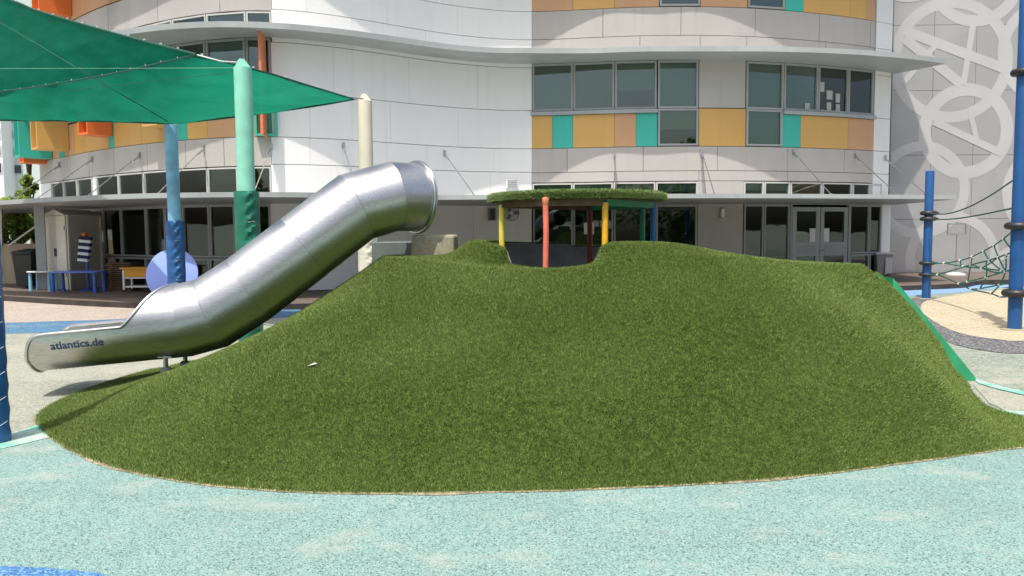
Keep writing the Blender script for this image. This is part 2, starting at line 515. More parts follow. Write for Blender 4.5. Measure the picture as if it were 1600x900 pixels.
sheet('mint_border', [G(1560, 652), G(1580, 648), G(1600, 650), (5.5, 6.16), (9, 6.1), (9, 6.24), (5.5, 6.28), G(1600, 645), G(1574, 643), G(1552, 640)], 0.010, 'mint')
blue_arc = wob([G(-200, 884), G(0, 887), G(60, 889), G(110, 893), G(160, 900), G(230, 915), G(320, 945), G(380, 1000)], 0.006)
sheet('blue_border', blue_arc + [(-1.4, 1.0), (-6, 1.0)], 0.008, 'bluerub')
# left rear: blue band and pinkish path
up = wob([G(-500, 508), G(-200, 508), G(0, 505), (G(100, 502)), G(206, 498), G(330, 489), G(470, 478), G(560, 472)], 0.03)
lo = wob([G(-500, 526), G(-200, 526), G(0, 522), G(100, 519), G(206, 514), G(330, 505), G(470, 494), G(560, 486)], 0.03)
sheet('blue_band', up + lo[::-1], 0.004, 'slaterub')
back = [G(560, 450), G(300, 452), G(0, 440), (-20, 21), (-30, 20)]
sheet('rear_path', up + back, 0.006, 'pinkpath')
# right rear: sky blue band, charcoal ring, sand disc
sheet('sky_blue_band', [G(1330, 462), G(1405, 463), G(1445, 462), G(1500, 457), G(1600, 446), (17, 15.6), (30, 15.2), (30, 21), (10, 20.5), G(1330, 440)], 0.004, 'skyrub')
ring = wob([G(1398, 470), G(1405, 482), G(1418, 496), G(1440, 512), G(1468, 528), G(1500, 541), G(1550, 550), G(1600, 553), G(1760, 552), G(1950, 535), G(2000, 500)], 0.015)
sheet('charcoal_ring', ring + [(13, 14.5), (12, 16.2), G(1500, 464), G(1440, 466), G(1408, 466)], 0.008, 'charcoal')
sand = wob([G(1520, 458), G(1480, 464), G(1448, 471), G(1439, 480), G(1442, 489), G(1456, 501), G(1480, 514), G(1510, 524), G(1555, 531), G(1600, 534), G(1740, 530), G(1850, 510), G(1880, 485), G(1800, 460), G(1620, 450), G(1520, 458)], 0.012)
sheet('sand_disc', sand[:-1], 0.012, 'sand')

DZ = 0.12
def D(px, py): return tuple(atz(px, py, DZ))[:2]
dedge = [(-26, 20.0)] + [D(p, q) for p, q in ((-200, 451), (0, 462), (100, 468), (210, 473), (320, 476))] + [(-2, 15.6), (4, 16.8)] + [D(p, q) for p, q in ((1400, 447), (1500, 443), (1600, 437))] + [(20, 17.0), (30, 16.0)]
dedge = [tuple(p) for p in spline(dedge, 6)]
deck = recalc(MB().prism(dedge + [(30, 40), (-26, 40)], -0.05, DZ).build('timber_deck', 'deck', smooth=0))
deck.data.materials.append(M['deckedge'])
for p in deck.data.polygons:
    if abs(p.normal.z) < 0.5: p.material_index = 1
struct(deck)

# ------------------------------------------------------------------ school building
ZB = 3.72
WPX = [(62, 253), (80, 249), (110, 243), (139, 237), (178, 230.5), (258, 221), (330, 215.5), (392, 213), (430, 213.2), (480, 214.8), (539, 218), (611, 223), (670, 227.5), (733, 230.7), (785, 232.4), (830, 233), (894, 231.3), (994, 229), (1092, 228.2), (1160, 228.6), (1222, 229.8), (1290, 232), (1324, 233.3), (1363, 235.5), (1391, 237.3)]
wp3 = np.array([tuple(atz(a, b, ZB)) for a, b in WPX])
xs0 = np.linspace(wp3[0, 0], wp3[-1, 0], 600)
ys0 = np.interp(xs0, wp3[:, 0], wp3[:, 1])
kx = (xs0[1] - xs0[0])
ker = np.exp(-0.5 * (np.arange(-40, 41) * kx / 0.55) ** 2); ker /= ker.sum()
slope_l, slope_r = (ys0[12] - ys0[0]) / (12 * kx), (ys0[-1] - ys0[-13]) / (12 * kx)
pad = np.arange(1, 41) * kx
yp = np.concatenate([ys0[0] - slope_l * pad[::-1], ys0, ys0[-1] + slope_r * pad])
ys0 = np.convolve(yp, ker, 'valid')
# carry the curve on a little past both ends
ext = np.arange(1, 160) * kx
WX = np.concatenate([xs0[0] - ext[::-1], xs0, xs0[-1] + ext])
WY = np.concatenate([ys0[0] - slope_l * ext[::-1], ys0, ys0[-1] + slope_r * ext])
def wy(x): return float(np.interp(x, WX, WY))
def wn(x):
    t = Vector((0.1, wy(x + 0.05) - wy(x - 0.05), 0)).normalized()
    return Vector((t.y, -t.x, 0))
def wpt(x, off=0.0, z=0.0):
    p = Vector((x, wy(x), z))
    return p + wn(x) * off
_pc = {}
def wx(px, z):
    """where along the wall (x) a photo column lands at height z"""
    k = round(z, 2)
    if k not in _pc:
        _pc[k] = np.array([proj((a, b, z))[0] for a, b in zip(WX, WY)])
    return float(np.interp(px, _pc[k], WX))

school = thing('school_building', (0.6, 22, 0), 'curved three storey school building with grey, white and coloured cladding panels', 'building')
def curved(name, x0, x1, z0, z1, mat, off=0.0, th=0.1, parent=school, step=0.4):
    n = max(1, int(math.ceil((x1 - x0) / step)))
    X = [x0 + (x1 - x0) * i / n for i in range(n + 1)]
    vs, fs = [], []
    for x in X:
        a, b = wpt(x, off), wpt(x, off - th)
        vs += [(a.x, a.y, z0), (a.x, a.y, z1), (b.x, b.y, z1), (b.x, b.y, z0)]
    for i in range(n):
        k = 4 * i
        for j in range(4):
            fs.append((k + j, k + (j + 1) % 4, k + 4 + (j + 1) % 4, k + 4 + j))
    fs += [(3, 2, 1, 0), tuple(4 * n + j for j in range(4))]
    m = MB(); m.add(vs, fs)
    return recalc(m.build(name, mat, parent, smooth=25))
def panel(p0, p1, z0, z1, mat, name='cladding_panel', off=0.0, gap=0.007, gz=0.007, zr=None):
    zm = zr if zr is not None else (z0 + z1) / 2
    return curved(name, wx(p0, zm) + gap, wx(p1, zm) - gap, z0 + gz, z1 - gz, mat, off)
M['blind2'] = paint('faded sage roller blind', (0.40, 0.44, 0.36), 0.9, 0.06, 0.9)
M['blind3'] = paint('dark sage roller blind', (0.25, 0.29, 0.225), 0.9, 0.06, 0.9)
def window(p0, p1, z0, z1, blind=None, glass='glass', frame='frame', fr=0.05, name='window', bmat='blind'):
    zm = (z0 + z1) / 2
    x0, x1 = wx(p0, zm), wx(p1, zm)
    m = MB()
    a, b = wpt(x0, 0.0), wpt(x1, 0.0)
    t = (b - a); Lw = t.length; t.normalize()
    nn = Vector((t.y, -t.x, 0))
    rz = math.atan2(t.y, t.x)
    c = (a + b) / 2 - nn * 0.03
    for s in (-1, 1):
        m.box(c + t * s * (Lw / 2 - fr / 2) + Vector((0, 0, zm)), (fr, 0.1, z1 - z0), rz)
        m.box(c + Vector((0, 0, (z0 + fr / 2) if s < 0 else (z1 - fr / 2))), (Lw - 2 * fr - 0.002, 0.096, fr), rz)
    f = m.build(name, frame, school, smooth=0)
    tl = random.uniform(-0.014, 0.014)
    g = MB().box(c + Vector((0, 0, zm)), (Lw - 2 * fr, 0.012, z1 - z0 - 2 * fr), rot=Matrix.Rotation(rz + tl, 3, 'Z') @ Matrix.Rotation(random.uniform(-0.012, 0.012), 3, 'X')).build('pane', glass, f, smooth=0)
    if blind:
        if bmat == 'blind': bmat = random.choice(('blind', 'blind2', 'blind3'))
        bz = z1 - fr - (z1 - z0 - 2 * fr) * blind
        MB().box(c - nn * 0.09 + Vector((0, 0, (bz + z1 - fr) / 2)), (Lw - 2 * fr + 0.05, 0.01, z1 - fr - bz), rz).build('blind', bmat, f, smooth=0)
    return f

# right bay, second floor band of coloured panels
for p0, p1, c in ((831, 863, 'ochre'), (863, 895, 'teal'), (895, 960, 'ochre'), (960, 994, 'peach'), (994, 1027, 'teal'), (1092, 1165, 'ochre'), (1222, 1251, 'teal'), (1251, 1325, 'ochre'), (1325, 1364.5, 'peach')):
    panel(p0, p1, ZB, 4.60 if p0 != 1092 else 4.72, c, 'colour_panel', gap=0.004)
panel(1092, 1165, 4.73, 5.99, 'clad')
for p0, p1, bl in ((832, 895, 1), (896, 960, 1), (961, 1026, 0.6), (1028, 1091, 1)):
    window(p0, p1, 4.72, 5.97, bl)
for p0, p1, bl in ((1166, 1224, 1), (1225, 1278, None), (1278.5, 1325, None), (1325.5, 1364, None)):
    window(p0, p1, 4.72, 5.97, bl)
window(1028, 1091, ZB + 0.02, 4.71, 0.55)
window(1166, 1222, ZB + 0.02, 4.71, 1)
for p0, p1 in ((829, 1027), (1223, 1366)):
    curved('window_sill', wx(p0, 4.66), wx(p1, 4.66), 4.605, 4.70, 'fascia', 0.09, 0.2)
# third floor band
for p0, p1, c in ((831, 895, 'peach'), (895, 960, 'ochre'), (960, 1030, 'peach'), (1095, 1168, 'peach'), (1227, 1256, 'teal'), (1256, 1329, 'ochre'), (1329, 1355, 'ochre'), (1355, 1368, 'peach')):
    panel(p0, p1, 7.36, 8.25, c, 'colour_panel', gap=0.004)
window(1031, 1094, 7.38, 8.25, 0.4)
window(1169, 1226, 7.38, 8.25, 0.2)
for i in range(9):
    q0, q1 = 831 + i * 59.6, 831 + (i + 1) * 59.6
    window(q0, q1, 8.28, 9.62, 0.7)
# grey cladding courses of the right bay
def course(cuts, z0, z1, mat, name='cladding_panel', gap=0.006, zr=None):
    for a, b in zip(cuts[:-1], cuts[1:]):
        panel(a, b, z0, z1, mat, name, gap=gap, zr=zr)
course((831, 886, 1005, 1121, 1230, 1319, 1365), 3.07, ZB, 'clad')
course((831, 960, 1092, 1230, 1365), 2.80, 3.07, 'clad', zr=2.9)
course((831, 942, 1064, 1180, 1280, 1360, 1367), 6.62, 7.36, 'clad')
course((831, 1000, 1094, 1167, 1290, 1366), 6.26, 6.62, 'clad')
for p0, p1 in ((832, 894), (895, 960), (961, 1026), (1028, 1093), (1168, 1226), (1227, 1290), (1291, 1365)):
    window(p0, p1, 6.02, 6.25, None, 'glassdark')
panel(1094, 1167, 6.02, 6.26, 'clad')
for p0, p1 in ((832, 894.5), (895.5, 957.5), (958.5, 1024), (1025, 1090)):
    window(p0, p1, 2.32, 2.78, 0.55, frame='framel', fr=0.04)
panel(1090, 1162, 2.28, 2.80, 'clad', zr=2.6)
for k, (p0, p1) in enumerate(((1162, 1193), (1194, 1234), (1235, 1284), (1285, 1331), (1332, 1359), (1359.5, 1377))):
    window(p0, p1, 2.32, 2.78, (0.5, 0.5, 1, 1, 0.5, 0.5)[k], frame='framel', fr=0.04, bmat=('blind', 'blind', 'rolled', 'green_craft', 'blind', 'blind')[k])
# ground floor of the right bay
for p0, p1 in ((833, 895), (896, 958), (959, 1024), (1025, 1089)):
    window(p0, p1, 0.62, 2.16, None, 'glassdark', fr=0.045)
panel(1090, 1161, 0.70, 2.20, 'clad', zr=1.6)
panel(1100, 1161, 0.16, 0.69, 'peach', 'colour_panel', zr=1.0)
panel(1162, 1193, 0.16, 0.60, 'teal', 'colour_panel', zr=1.0)
for p0, p1 in ((1162, 1192.5), (1193.5, 1233)):
    window(p0, p1, 0.62, 2.16, None, 'glassdark', fr=0.045)
window(1193.5, 1233, 0.14, 0.60, None, 'glassdark', fr=0.045)
for p0, p1 in ((1327, 1357), (1358, 1376)):
    window(p0, p1, 0.78, 2.16, 1 if p0 == 1358 else None, 'glassdark', fr=0.04)
    window(p0, p1, 0.14, 0.76, None, 'glassdark', fr=0.04)
panel(831, 1089, 0.14, 0.60, 'clad', zr=0.8)
curved('door_lintel', wx(1234, 2.2), wx(1377, 2.2), 2.165, 2.30, 'frame', 0.01)
curved('wall_head', wx(831, 2.2), wx(1233, 2.2), 2.165, 2.30, 'clad', 0.005)
# double doors, each leaf with two glazed openings and a rail between
def door_leaf(p0, p1, side):
    x0, x1 = wx(p0, 1.3), wx(p1, 1.3)
    a, b = wpt(x0), wpt(x1)
    t = (b - a); Lw = t.length; t.normalize()
    nn = Vector((t.y, -t.x, 0)); rz = math.atan2(t.y, t.x)
    c = (a + b) / 2 - nn * 0.02
    m = MB(); z0, z1 = 0.14, 2.10; st = 0.13
    for s in (-1, 1): m.box(c + t * s * (Lw / 2 - st / 2) + Vector((0, 0, (z0 + z1) / 2)), (st, 0.06, z1 - z0), rz)
    for za, zb in ((z0, 0.30), (0.74, 1.12), (1.98, z1)): m.box(c + Vector((0, 0, (za + zb) / 2)), (Lw - 2 * st - 0.002, 0.056, zb - za), rz)
    d = m.build('door', 'fascia', school, smooth=0)
    for za, zb in ((0.30, 0.74), (1.12, 1.98)):
        MB().box(c + Vector((0, 0, (za + zb) / 2)), (Lw - 2 * st, 0.012, zb - za), rz).build('pane', 'glassdark', d, smooth=0)
    MB().box(c + nn * 0.033 + Vector((0, 0, 0.92)), (Lw - 2 * st - 0.08, 0.008, 0.26), rz).build('door_panel', 'frame', d, smooth=0)
    h = c + t * side * (Lw / 2 - 0.06) + nn * 0.05 + Vector((0, 0, 0.9))
    MB().tube([h, h + nn * 0.03, h + nn * 0.03 - t * side * 0.14], 0.012, 8).build('handle', 'galv', d)
    pc = c + t * side * (Lw / 2 - st - 0.10) + nn * 0.012 + Vector((0, 0, 1.32))
    MB().box(pc, (0.2, 0.004, 0.38), rz).build('notice', 'paper', d, smooth=0)
door_leaf(1238, 1280.5, 1)
door_leaf(1281.5, 1324, -1)
for p in (1235.5, 1326):
    curved('door_jamb', wx(p, 1.2) - 0.03, wx(p, 1.2) + 0.03, 0.12, 2.16, 'frame', 0.02)
# white return strip at the right end
for z0, z1 in ((2.30, 3.07), (3.07, ZB), (ZB, 4.66), (4.66, 5.87), (5.87, 6.62), (6.62, 7.36), (7.36, 9.6)):
    panel(1365.5 if z1 > 3 else 1377, 1391, z0, z1, 'cladw', zr=4.5 if z1 > 3 else 2.5)
panel(1377, 1391, 0.12, 2.3, 'cladw', zr=1.3)
# white S-curved bay
for z0, z1, cuts in ((2.30, 3.09, (424, 527, 660, 766, 831)), (3.09, ZB, (424, 484, 575, 667, 772, 831)), (ZB, 4.74, (424, 484, 610, 716, 831)), (4.74, 5.88, (424, 521, 639, 746, 831)), (5.88, 6.62, (424, 550, 665, 831)), (6.62, 7.36, (424, 478, 605, 715, 831)), (7.36, 8.6, (424, 560, 690, 831)), (8.6, 10.2, (424, 560, 690, 831))):
    course(cuts, z0, z1, 'cladw', gap=0.002)
course((424, 470, 556, 650, 740, 831), 0.12, 2.29, 'cladw', gap=0.003)
# left bay
course((62, 110, 139, 178, 230, 290, 350, 424), 3.05, ZB, 'clad')
course((30, 70, 110, 169, 246, 343, 424), 6.58, 7.33, 'clad')
for p0, p1 in ((62, 110), (111, 160), (161, 203), (203.5, 269), (270, 322), (323, 384), (385, 423.5)):
    window(p0, p1, 6.18, 6.56, None, 'glass', frame='framel', fr=0.035)
    window(p0, p1, 4.62, 5.97, 0.25 if p0 in (323, 203.5) else None, 'glass')
panel(30, 424, 6.0, 6.17, 'clad')
for p0, p1, c in ((60, 74, 'peach'), (74, 82, 'coral'), (82, 92, 'peach'), (92, 100, 'teal'), (100, 116, 'peach'), (116, 131, 'ochre'), (131, 169, 'ochre'), (169, 178, 'teal'), (178, 220, 'ochre'), (220, 258, 'ochre'), (258, 277, 'peach'), (277, 292, 'teal'), (292, 323, 'ochre'), (323, 367, 'peach'), (367, 409, 'peach'), (409, 424, 'teal')):
    panel(p0, p1, ZB, 4.58, c, 'colour_panel', gap=0.004)
for p0, p1, c in ((30, 60, 'ochre'), (60, 108, 'coral'), (108, 180, 'peach'), (180, 240, 'ochre'), (240, 300, 'peach'), (300, 360, 'teal'), (360, 424, 'ochre')):
    panel(p0, p1, 7.35, 8.25, c, 'colour_panel', gap=0.004)
for k, (p0, p1) in enumerate(((81, 100), (100.5, 121), (121.5, 145), (152, 186), (186.5, 225), (225.5, 264), (264.5, 325), (325.5, 372), (372.5, 424))):
    window(p0, p1, 2.32, 3.03, None, 'glass', frame='framel', fr=0.035)
for p0, p1 in ((62, 81), (145, 152)):
    panel(p0, p1, 2.3, 3.05, 'cladw', 'wall_pier')
for p0, p1 in ((64, 118), (118.5, 163), (163.5, 190), (190.5, 229), (229.5, 259), (259.5, 286), (286.5, 328), (328.5, 368), (368.5, 423.5)):
    window(p0, p1, 0.92, 2.16, None, 'glassdark', fr=0.045)
    window(p0, p1, 0.13, 0.90, None, 'glassdark', fr=0.045)
curved('wall_head', wx(62, 2.2), wx(424, 2.2), 2.165, 2.30, 'fascia', 0.005)
panel(424, 831, 10.2, 10.6, 'cladw'); panel(62, 424, 8.3, 10.6, 'clad'); panel(831, 1391, 9.64, 10.6, 'clad')
# rooms behind the glass
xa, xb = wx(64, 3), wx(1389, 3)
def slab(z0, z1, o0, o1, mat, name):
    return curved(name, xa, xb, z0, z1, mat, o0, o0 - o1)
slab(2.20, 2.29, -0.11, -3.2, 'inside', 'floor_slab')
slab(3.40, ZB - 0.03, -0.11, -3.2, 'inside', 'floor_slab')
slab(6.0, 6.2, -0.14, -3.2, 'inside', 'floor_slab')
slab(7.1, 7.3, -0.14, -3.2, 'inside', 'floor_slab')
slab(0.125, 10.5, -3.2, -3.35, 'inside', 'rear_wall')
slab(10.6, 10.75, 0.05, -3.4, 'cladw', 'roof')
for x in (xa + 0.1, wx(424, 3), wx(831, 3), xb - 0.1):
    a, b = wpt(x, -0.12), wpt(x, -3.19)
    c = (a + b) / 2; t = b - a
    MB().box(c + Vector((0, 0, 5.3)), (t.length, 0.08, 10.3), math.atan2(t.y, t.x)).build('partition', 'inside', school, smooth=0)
# things on and behind the upper right windows: notices taped to the glass
for px, py, wv, hv in ((1285, 130, 10, 15), (1297, 142, 12, 14), (1310, 146, 9, 14), (1296, 161, 9, 14), (1310, 163, 9, 14), (1287, 168, 5, 5), (362, 86, 7, 14), (405, 93, 7, 11), (1262, 163, 9, 12)):
    z = 1.5 + (357 - py) / 128 * 2.2
    x = wx(px, z)
    p = wpt(x, -0.021, z); nn = wn(x)
    MB().box(p, (wv * 0.0175, 0.004, hv * 0.0175), math.atan2(nn.x, -nn.y)).build('notice', 'papergrey', school, smooth=0)
# canopies
def canopy(px_off, z0, z1, name, xl=None):
    X = np.linspace(wx(px_off[0][0], z0), wx(px_off[-1][0], z0), 80)
    ox = [wx(a, z0) for a, b in px_off]
    sp = np.array(spline([(a, o[1]) for a, o in zip(ox, px_off)], 10))
    offs = np.interp(X, sp[:, 0], sp[:, 1])
    vs, fs = [], []
    for x, o in zip(X, offs):
        a, b = wpt(x, o), wpt(x, 0.004)
        vs += [(a.x, a.y, z0), (a.x, a.y, z1), (b.x, b.y, z1 + 0.05), (b.x, b.y, z0)]
    n = len(X) - 1
    for i in range(n):
        k = 4 * i
        for j in range(4): fs.append((k + j, k + (j + 1) % 4, k + 4 + (j + 1) % 4, k + 4 + j))
    fs += [(3, 2, 1, 0), tuple(4 * n + j for j in range(4))]
    m = MB(); m.add(vs, fs)
    return recalc(m.build(name, 'fascia', school, smooth=30))
upo = ((20, 1.1), (110, 1.25), (203, 1.25), (305, 1.1), (424, 0.85), (550, 0.85), (700, 1.0), (800, 1.3), (860, 1.25), (930, 1.06), (1000, 1.05), (1100, 1.0), (1250, 1.3), (1365, 1.5), (1400, 1.5))
canopy(upo, 5.98, 6.11, 'canopy')
canopy(upo, 9.65, 9.78, 'canopy')
LC = [(-120, 327), (0, 320), (100, 314.5), (250, 309.5), (430, 308), (560, 310), (680, 312), (760, 311.5), (900, 310.5), (1040, 309.8), (1200, 309.6), (1390, 310.5), (1494, 311.5)]
ZC = 2.2
lcp = spline([tuple(atz(a, b, ZC))[:2] for a, b in LC], 8)
n = len(lcp)
xw = np.linspace(wx(-20, ZC), wx(1396, ZC), n)
vs, fs = [], []
for p, x in zip(lcp, xw):
    b = wpt(x, 0.006)
    vs += [(p[0], p[1], ZC), (p[0], p[1], ZC + 0.10), (b.x, b.y, ZC + 0.112), (b.x, b.y, ZC - 0.02)]
for i in range(n - 1):
    k = 4 * i
    for j in range(4): fs.append((k + j, k + (j + 1) % 4, k + 4 + (j + 1) % 4, k + 4 + j))
fs += [(3, 2, 1, 0), tuple(4 * (n - 1) + j for j in range(4))]
m = MB(); m.add(vs, fs)
recalc(m.build('entrance_canopy', 'fascia', school, smooth=30))
# stainless tie rods from the wall down to the canopy edge
def wallpoint(px, py):
    d = ray(px, py)
    t = 20.0
    for _ in range(40):
        p = CAM + d * t
        t += (wy(p.x) - p.y) * 0.7
    return CAM + d * t
for a, b, c, d in ((1095, 240, 1103, 303), (1097, 241, 1116, 302), (1239, 238, 1298, 303), (1336, 244, 1402, 304), (1382, 247, 1446, 303), (960, 243, 963, 302), (536, 228, 560, 303), (694, 240, 741, 305), (219, 243, 137, 306), (145, 249, 57, 311), (319, 232, 246, 303), (94, 258, 18, 314), (424, 230, 396, 303)):
    p = wallpoint(a, b); q = atz(c, d, ZC + 0.13)
    x = p.x
    rod = MB().tube([p + wn(x) * 0.03, q], 0.012, 6).build('tie_rod', 'galv', school)
    v = (q - p)
    MB().tube([p + v * 0.05, p + v * 0.16], 0.024, 8).build('turnbuckle', 'steelrim', rod)
    MB().box(p + wn(x) * 0.03, (0.05, 0.05, 0.16), math.atan2(wn(x).x, -wn(x).y)).build('rod_bracket', 'galv', rod, smooth=0)
    MB().box(q - Vector((0, 0, 0.015)), (0.05, 0.05, 0.05)).build('rod_foot', 'galv', rod, smooth=0)
# projecting coloured sun hoods of the left bay: open boxes round narrow windows
def hood(px, wid, z0, z1, dep, mat, inner=None):
    x = wx(px, (z0 + z1) / 2)
    nn = wn(x); t = Vector((-nn.y, nn.x, 0))
    c = wpt(x) + nn * (dep / 2 + 0.012)
    rz = math.atan2(t.y, t.x)
    m = MB(); k = 0.05
    for s in (-1, 1): m.box(c + t * s * (wid / 2 - k / 2) + Vector((0, 0, (z0 + z1) / 2)), (k, dep, z1 - z0), rz)
    for z in (z0 + k / 2, z1 - k / 2): m.box(c + Vector((0, 0, z)), (wid - 2 * k - 0.002, dep - 0.004, k), rz)
    f = m.build('sun_hood', mat, school, smooth=0)
    MB().box(c - nn * (dep / 2 - 0.02) + Vector((0, 0, (z0 + z1) / 2)), (wid - 2 * k, 0.012, z1 - z0 - 2 * k), rz).build('pane', 'glassdark', f, smooth=0)
hood(69, 0.5, 3.62, 4.3, 0.6, 'redorange')
hood(76, 0.5, 3.74, 5.6, 0.85, 'teal')
hood(101, 0.55, 3.86, 5.8, 0.8, 'ochre')
hood(167, 0.55, 4.02, 5.5, 0.62, 'redorange')
hood(257, 0.55, 4.05, 4.9, 0.42, 'ochre')
hood(105, 0.6, 7.45, 9.0, 0.8, 'redorange')
hood(172, 0.3, 7.45, 9.0, 0.6, 'ochre')
# long orange fin and its teal frame beside the white bay
x = wx(415, 5)
nn = wn(x); t = Vector((-nn.y, nn.x, 0)); rz = math.atan2(t.y, t.x)
MB().box(wpt(x, 0.31, 4.85), (0.06, 0.6, 2.3), rz).build('sun_fin', 'coral', school, smooth=0)
m = MB()
for s in (-1, 1): m.box(wpt(x, 0.1, 4.1) + t * s * 0.22, (0.05, 0.17, 0.74), rz)
m.box(wpt(x, 0.1, 3.75), (0.386, 0.165, 0.05), rz)
m.build('fin_frame', 'teal', school, smooth=0)
# pier under the canopy's left end, louvre vent on the white bay
pc = aty(65, 400, 19.6)
MB().box((pc.x, 19.6, 1.16), (0.21, 0.21, 2.06), 0.4).build('column', 'fascia', school, smooth=0)
pv = wallpoint(800, 287)
vf = MB().box(pv + Vector((0, -0.03, 0)), (0.34, 0.05, 0.24), 0.25).build('vent', 'cladw', school, smooth=0)
for k in range(4):
    MB().box(pv + Vector((0.01, -0.065, 0.08 - k * 0.055)), (0.27, 0.02, 0.02), 0.25).build('louvre', 'fascia', vf, smooth=0)

# ------------------------------------------------------------------ perforated stair tower on the right
TY = 24.35
tx0 = aty(1389, 300, TY).x
tower = thing('stair_tower', (tx0 + 4, TY, 0), 'grey perforated metal tower wall with large pale ring pattern', 'building')
def T(px, py): 
    p = aty(px, py, TY); return p.x, p.z
vx = [tx0, T(1457, 150)[0]]
while vx[-1] < 24: vx.append(vx[-1] + 1.29)
vz = [0.12, T(1500, 342)[1]]
while vz[-1] < 11: vz.append(vz[-1] + 1.95)
for i in range(len(vx) - 1):
    for j in range(len(vz) - 1):
        MB().box(((vx[i] + vx[i + 1]) / 2, TY + 0.03, (vz[j] + vz[j + 1]) / 2), (vx[i + 1] - vx[i] - 0.012, 0.06, vz[j + 1] - vz[j] - 0.012)).build('perforated_panel', 'tower', tower, smooth=0)
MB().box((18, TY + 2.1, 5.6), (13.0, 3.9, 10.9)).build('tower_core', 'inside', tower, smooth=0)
def clipped(poly3, name):
    import bmesh
    m = MB(); m.extrude([(p[0], TY - 0.004, p[1]) for p in poly3], (0, 0.003, 0))
    return m
def ringpart(cx, cy, ro, th):
    import bmesh
    c = T(cx, cy); sc_ = TY / FPX
    b = bmesh.new()
    N = 72
    vi, vo = [], []
    for k in range(N):
        a = 2 * math.pi * k / N
        vo.append(b.verts.new((c[0] + ro * sc_ * math.cos(a), TY - 0.004, c[1] + ro * sc_ * math.sin(a))))
        vi.append(b.verts.new((c[0] + (ro - th) * sc_ * math.cos(a), TY - 0.004, c[1] + (ro - th) * sc_ * math.sin(a))))
    for k in range(N):
        b.faces.new((vo[k], vo[(k + 1) % N], vi[(k + 1) % N], vi[k]))
    for co, no in (((tx0 + 0.03, 0, 0), (-1, 0, 0)), ((0, 0, 0.2), (0, 0, -1))):
        bmesh.ops.bisect_plane(b, geom=b.verts[:] + b.edges[:] + b.faces[:], plane_co=co, plane_no=no, clear_outer=True)
    r = bmesh.ops.extrude_face_region(b, geom=b.faces[:])
    bmesh.ops.translate(b, verts=[v for v in r['geom'] if isinstance(v, bmesh.types.BMVert)], vec=(0, 0.0003, 0))
    bmesh.ops.recalc_face_normals(b, faces=b.faces)
    me = bpy.data.meshes.new('ring')
    b.to_mesh(me); b.free()
    me.materials.append(M['pattern'])
    return link('ring', me, tower)
rings = ((1486, 94, 95, 17), (1509, 205, 73, 19), (1525, -38, 76, 17), (1439, 297, 75, 15), (1488, 406, 74, 15), (1642, 300, 76, 15), (1640, 80, 80, 16), (1600, 450, 70, 14), (1420, -70, 70, 15))
for k, q in enumerate(rings):
    o = ringpart(*q)
    o.location.y = -0.0005 * k
def barpart(x0, y0, x1, y1, w_, k):
    a, b = T(x0, y0), T(x1, y1)
    d = Vector((b[0] - a[0], b[1] - a[1])); d.normalize()
    q = Vector((-d.y, d.x)) * w_ * TY / FPX / 2
    y = TY - 0.0090 - 0.0005 * k
    m = MB(); m.extrude([(a[0] + q.x, y, a[1] + q.y), (b[0] + q.x, y, b[1] + q.y), (b[0] - q.x, y, b[1] - q.y), (a[0] - q.x, y, a[1] - q.y)], (0, 0.0003, 0))
    recalc(m.build('stripe', 'pattern', tower, smooth=0))
for k, q in enumerate(((1413, 48, 1566, 106, 15), (1413, 60, 1502, 132, 15), (1521, 34, 1505, 133, 9), (1409, 132, 1464, 68, 9), (1459, 190, 1566, 240, 11), (1515, 172, 1527, 224, 8))):
    barpart(*q, k)

# ------------------------------------------------------------------ turf mound
CX, CY = 0.66, 8.05      # centre of the round pit
PR = 0.95                # radius of the pit
ANG = np.array([-180, -170, -160, -150, -133, -120, -105, -90, -76, -60, -48, -42, -38, -33, -29, -15, -4, 10, 30, 60, 90, 120, 150, 166, 180], float)
RB = np.array([4.72, 4.84, 4.90, 4.68, 4.42, 4.13, 3.74, 3.55, 3.53, 3.60, 3.82, 3.86, 3.78, 3.66, 3.62, 3.63, 3.84, 4.0, 4.0, 3.9, 3.8, 4.0, 4.4, 4.62, 4.72])
RPp = np.array([1.98, 1.9, 1.75, 1.65, 1.45, 1.32, 1.25, 1.28, 1.32, 1.45, 1.8, 1.8, 1.9, 2.0, 2.12, 2.52, 2.98, 3.0, 2.5, 2.2, 2.1, 2.1, 2.05, 2.0, 1.98])
HH = np.array([1.235, 1.232, 1.228, 1.21, 1.17, 1.145, 1.14, 1.165, 1.235, 1.24, 1.24, 1.235, 1.23, 1.21, 1.20, 1.15, 1.10, 1.11, 1.16, 1.19, 1.2, 1.21, 1.23, 1.235, 1.235])
PW = np.array([1.7, 1.6, 1.4, 1.2, 1.1, 1.0, 1.0, 1.0, 1.0, 1.0, 1.05, 1.05, 1.08, 1.1, 1.12, 1.12, 1.0, 1.0, 1.1, 1.2, 1.2, 1.3, 1.6, 1.7, 1.7])
def smooth_tab(t):
    g = np.arange(-180, 180, 1.0)
    y = np.interp(g, ANG, t)
    k = np.exp(-0.5 * (np.arange(-12, 13) / 3.2) ** 2); k /= k.sum()
    y = np.convolve(np.concatenate([y[-12:], y, y[:12]]), k, 'valid')
    return np.append(g, 180), np.append(y, y[0])
TB, TP, TH, TW = (smooth_tab(t) for t in (RB, RPp, HH, PW))
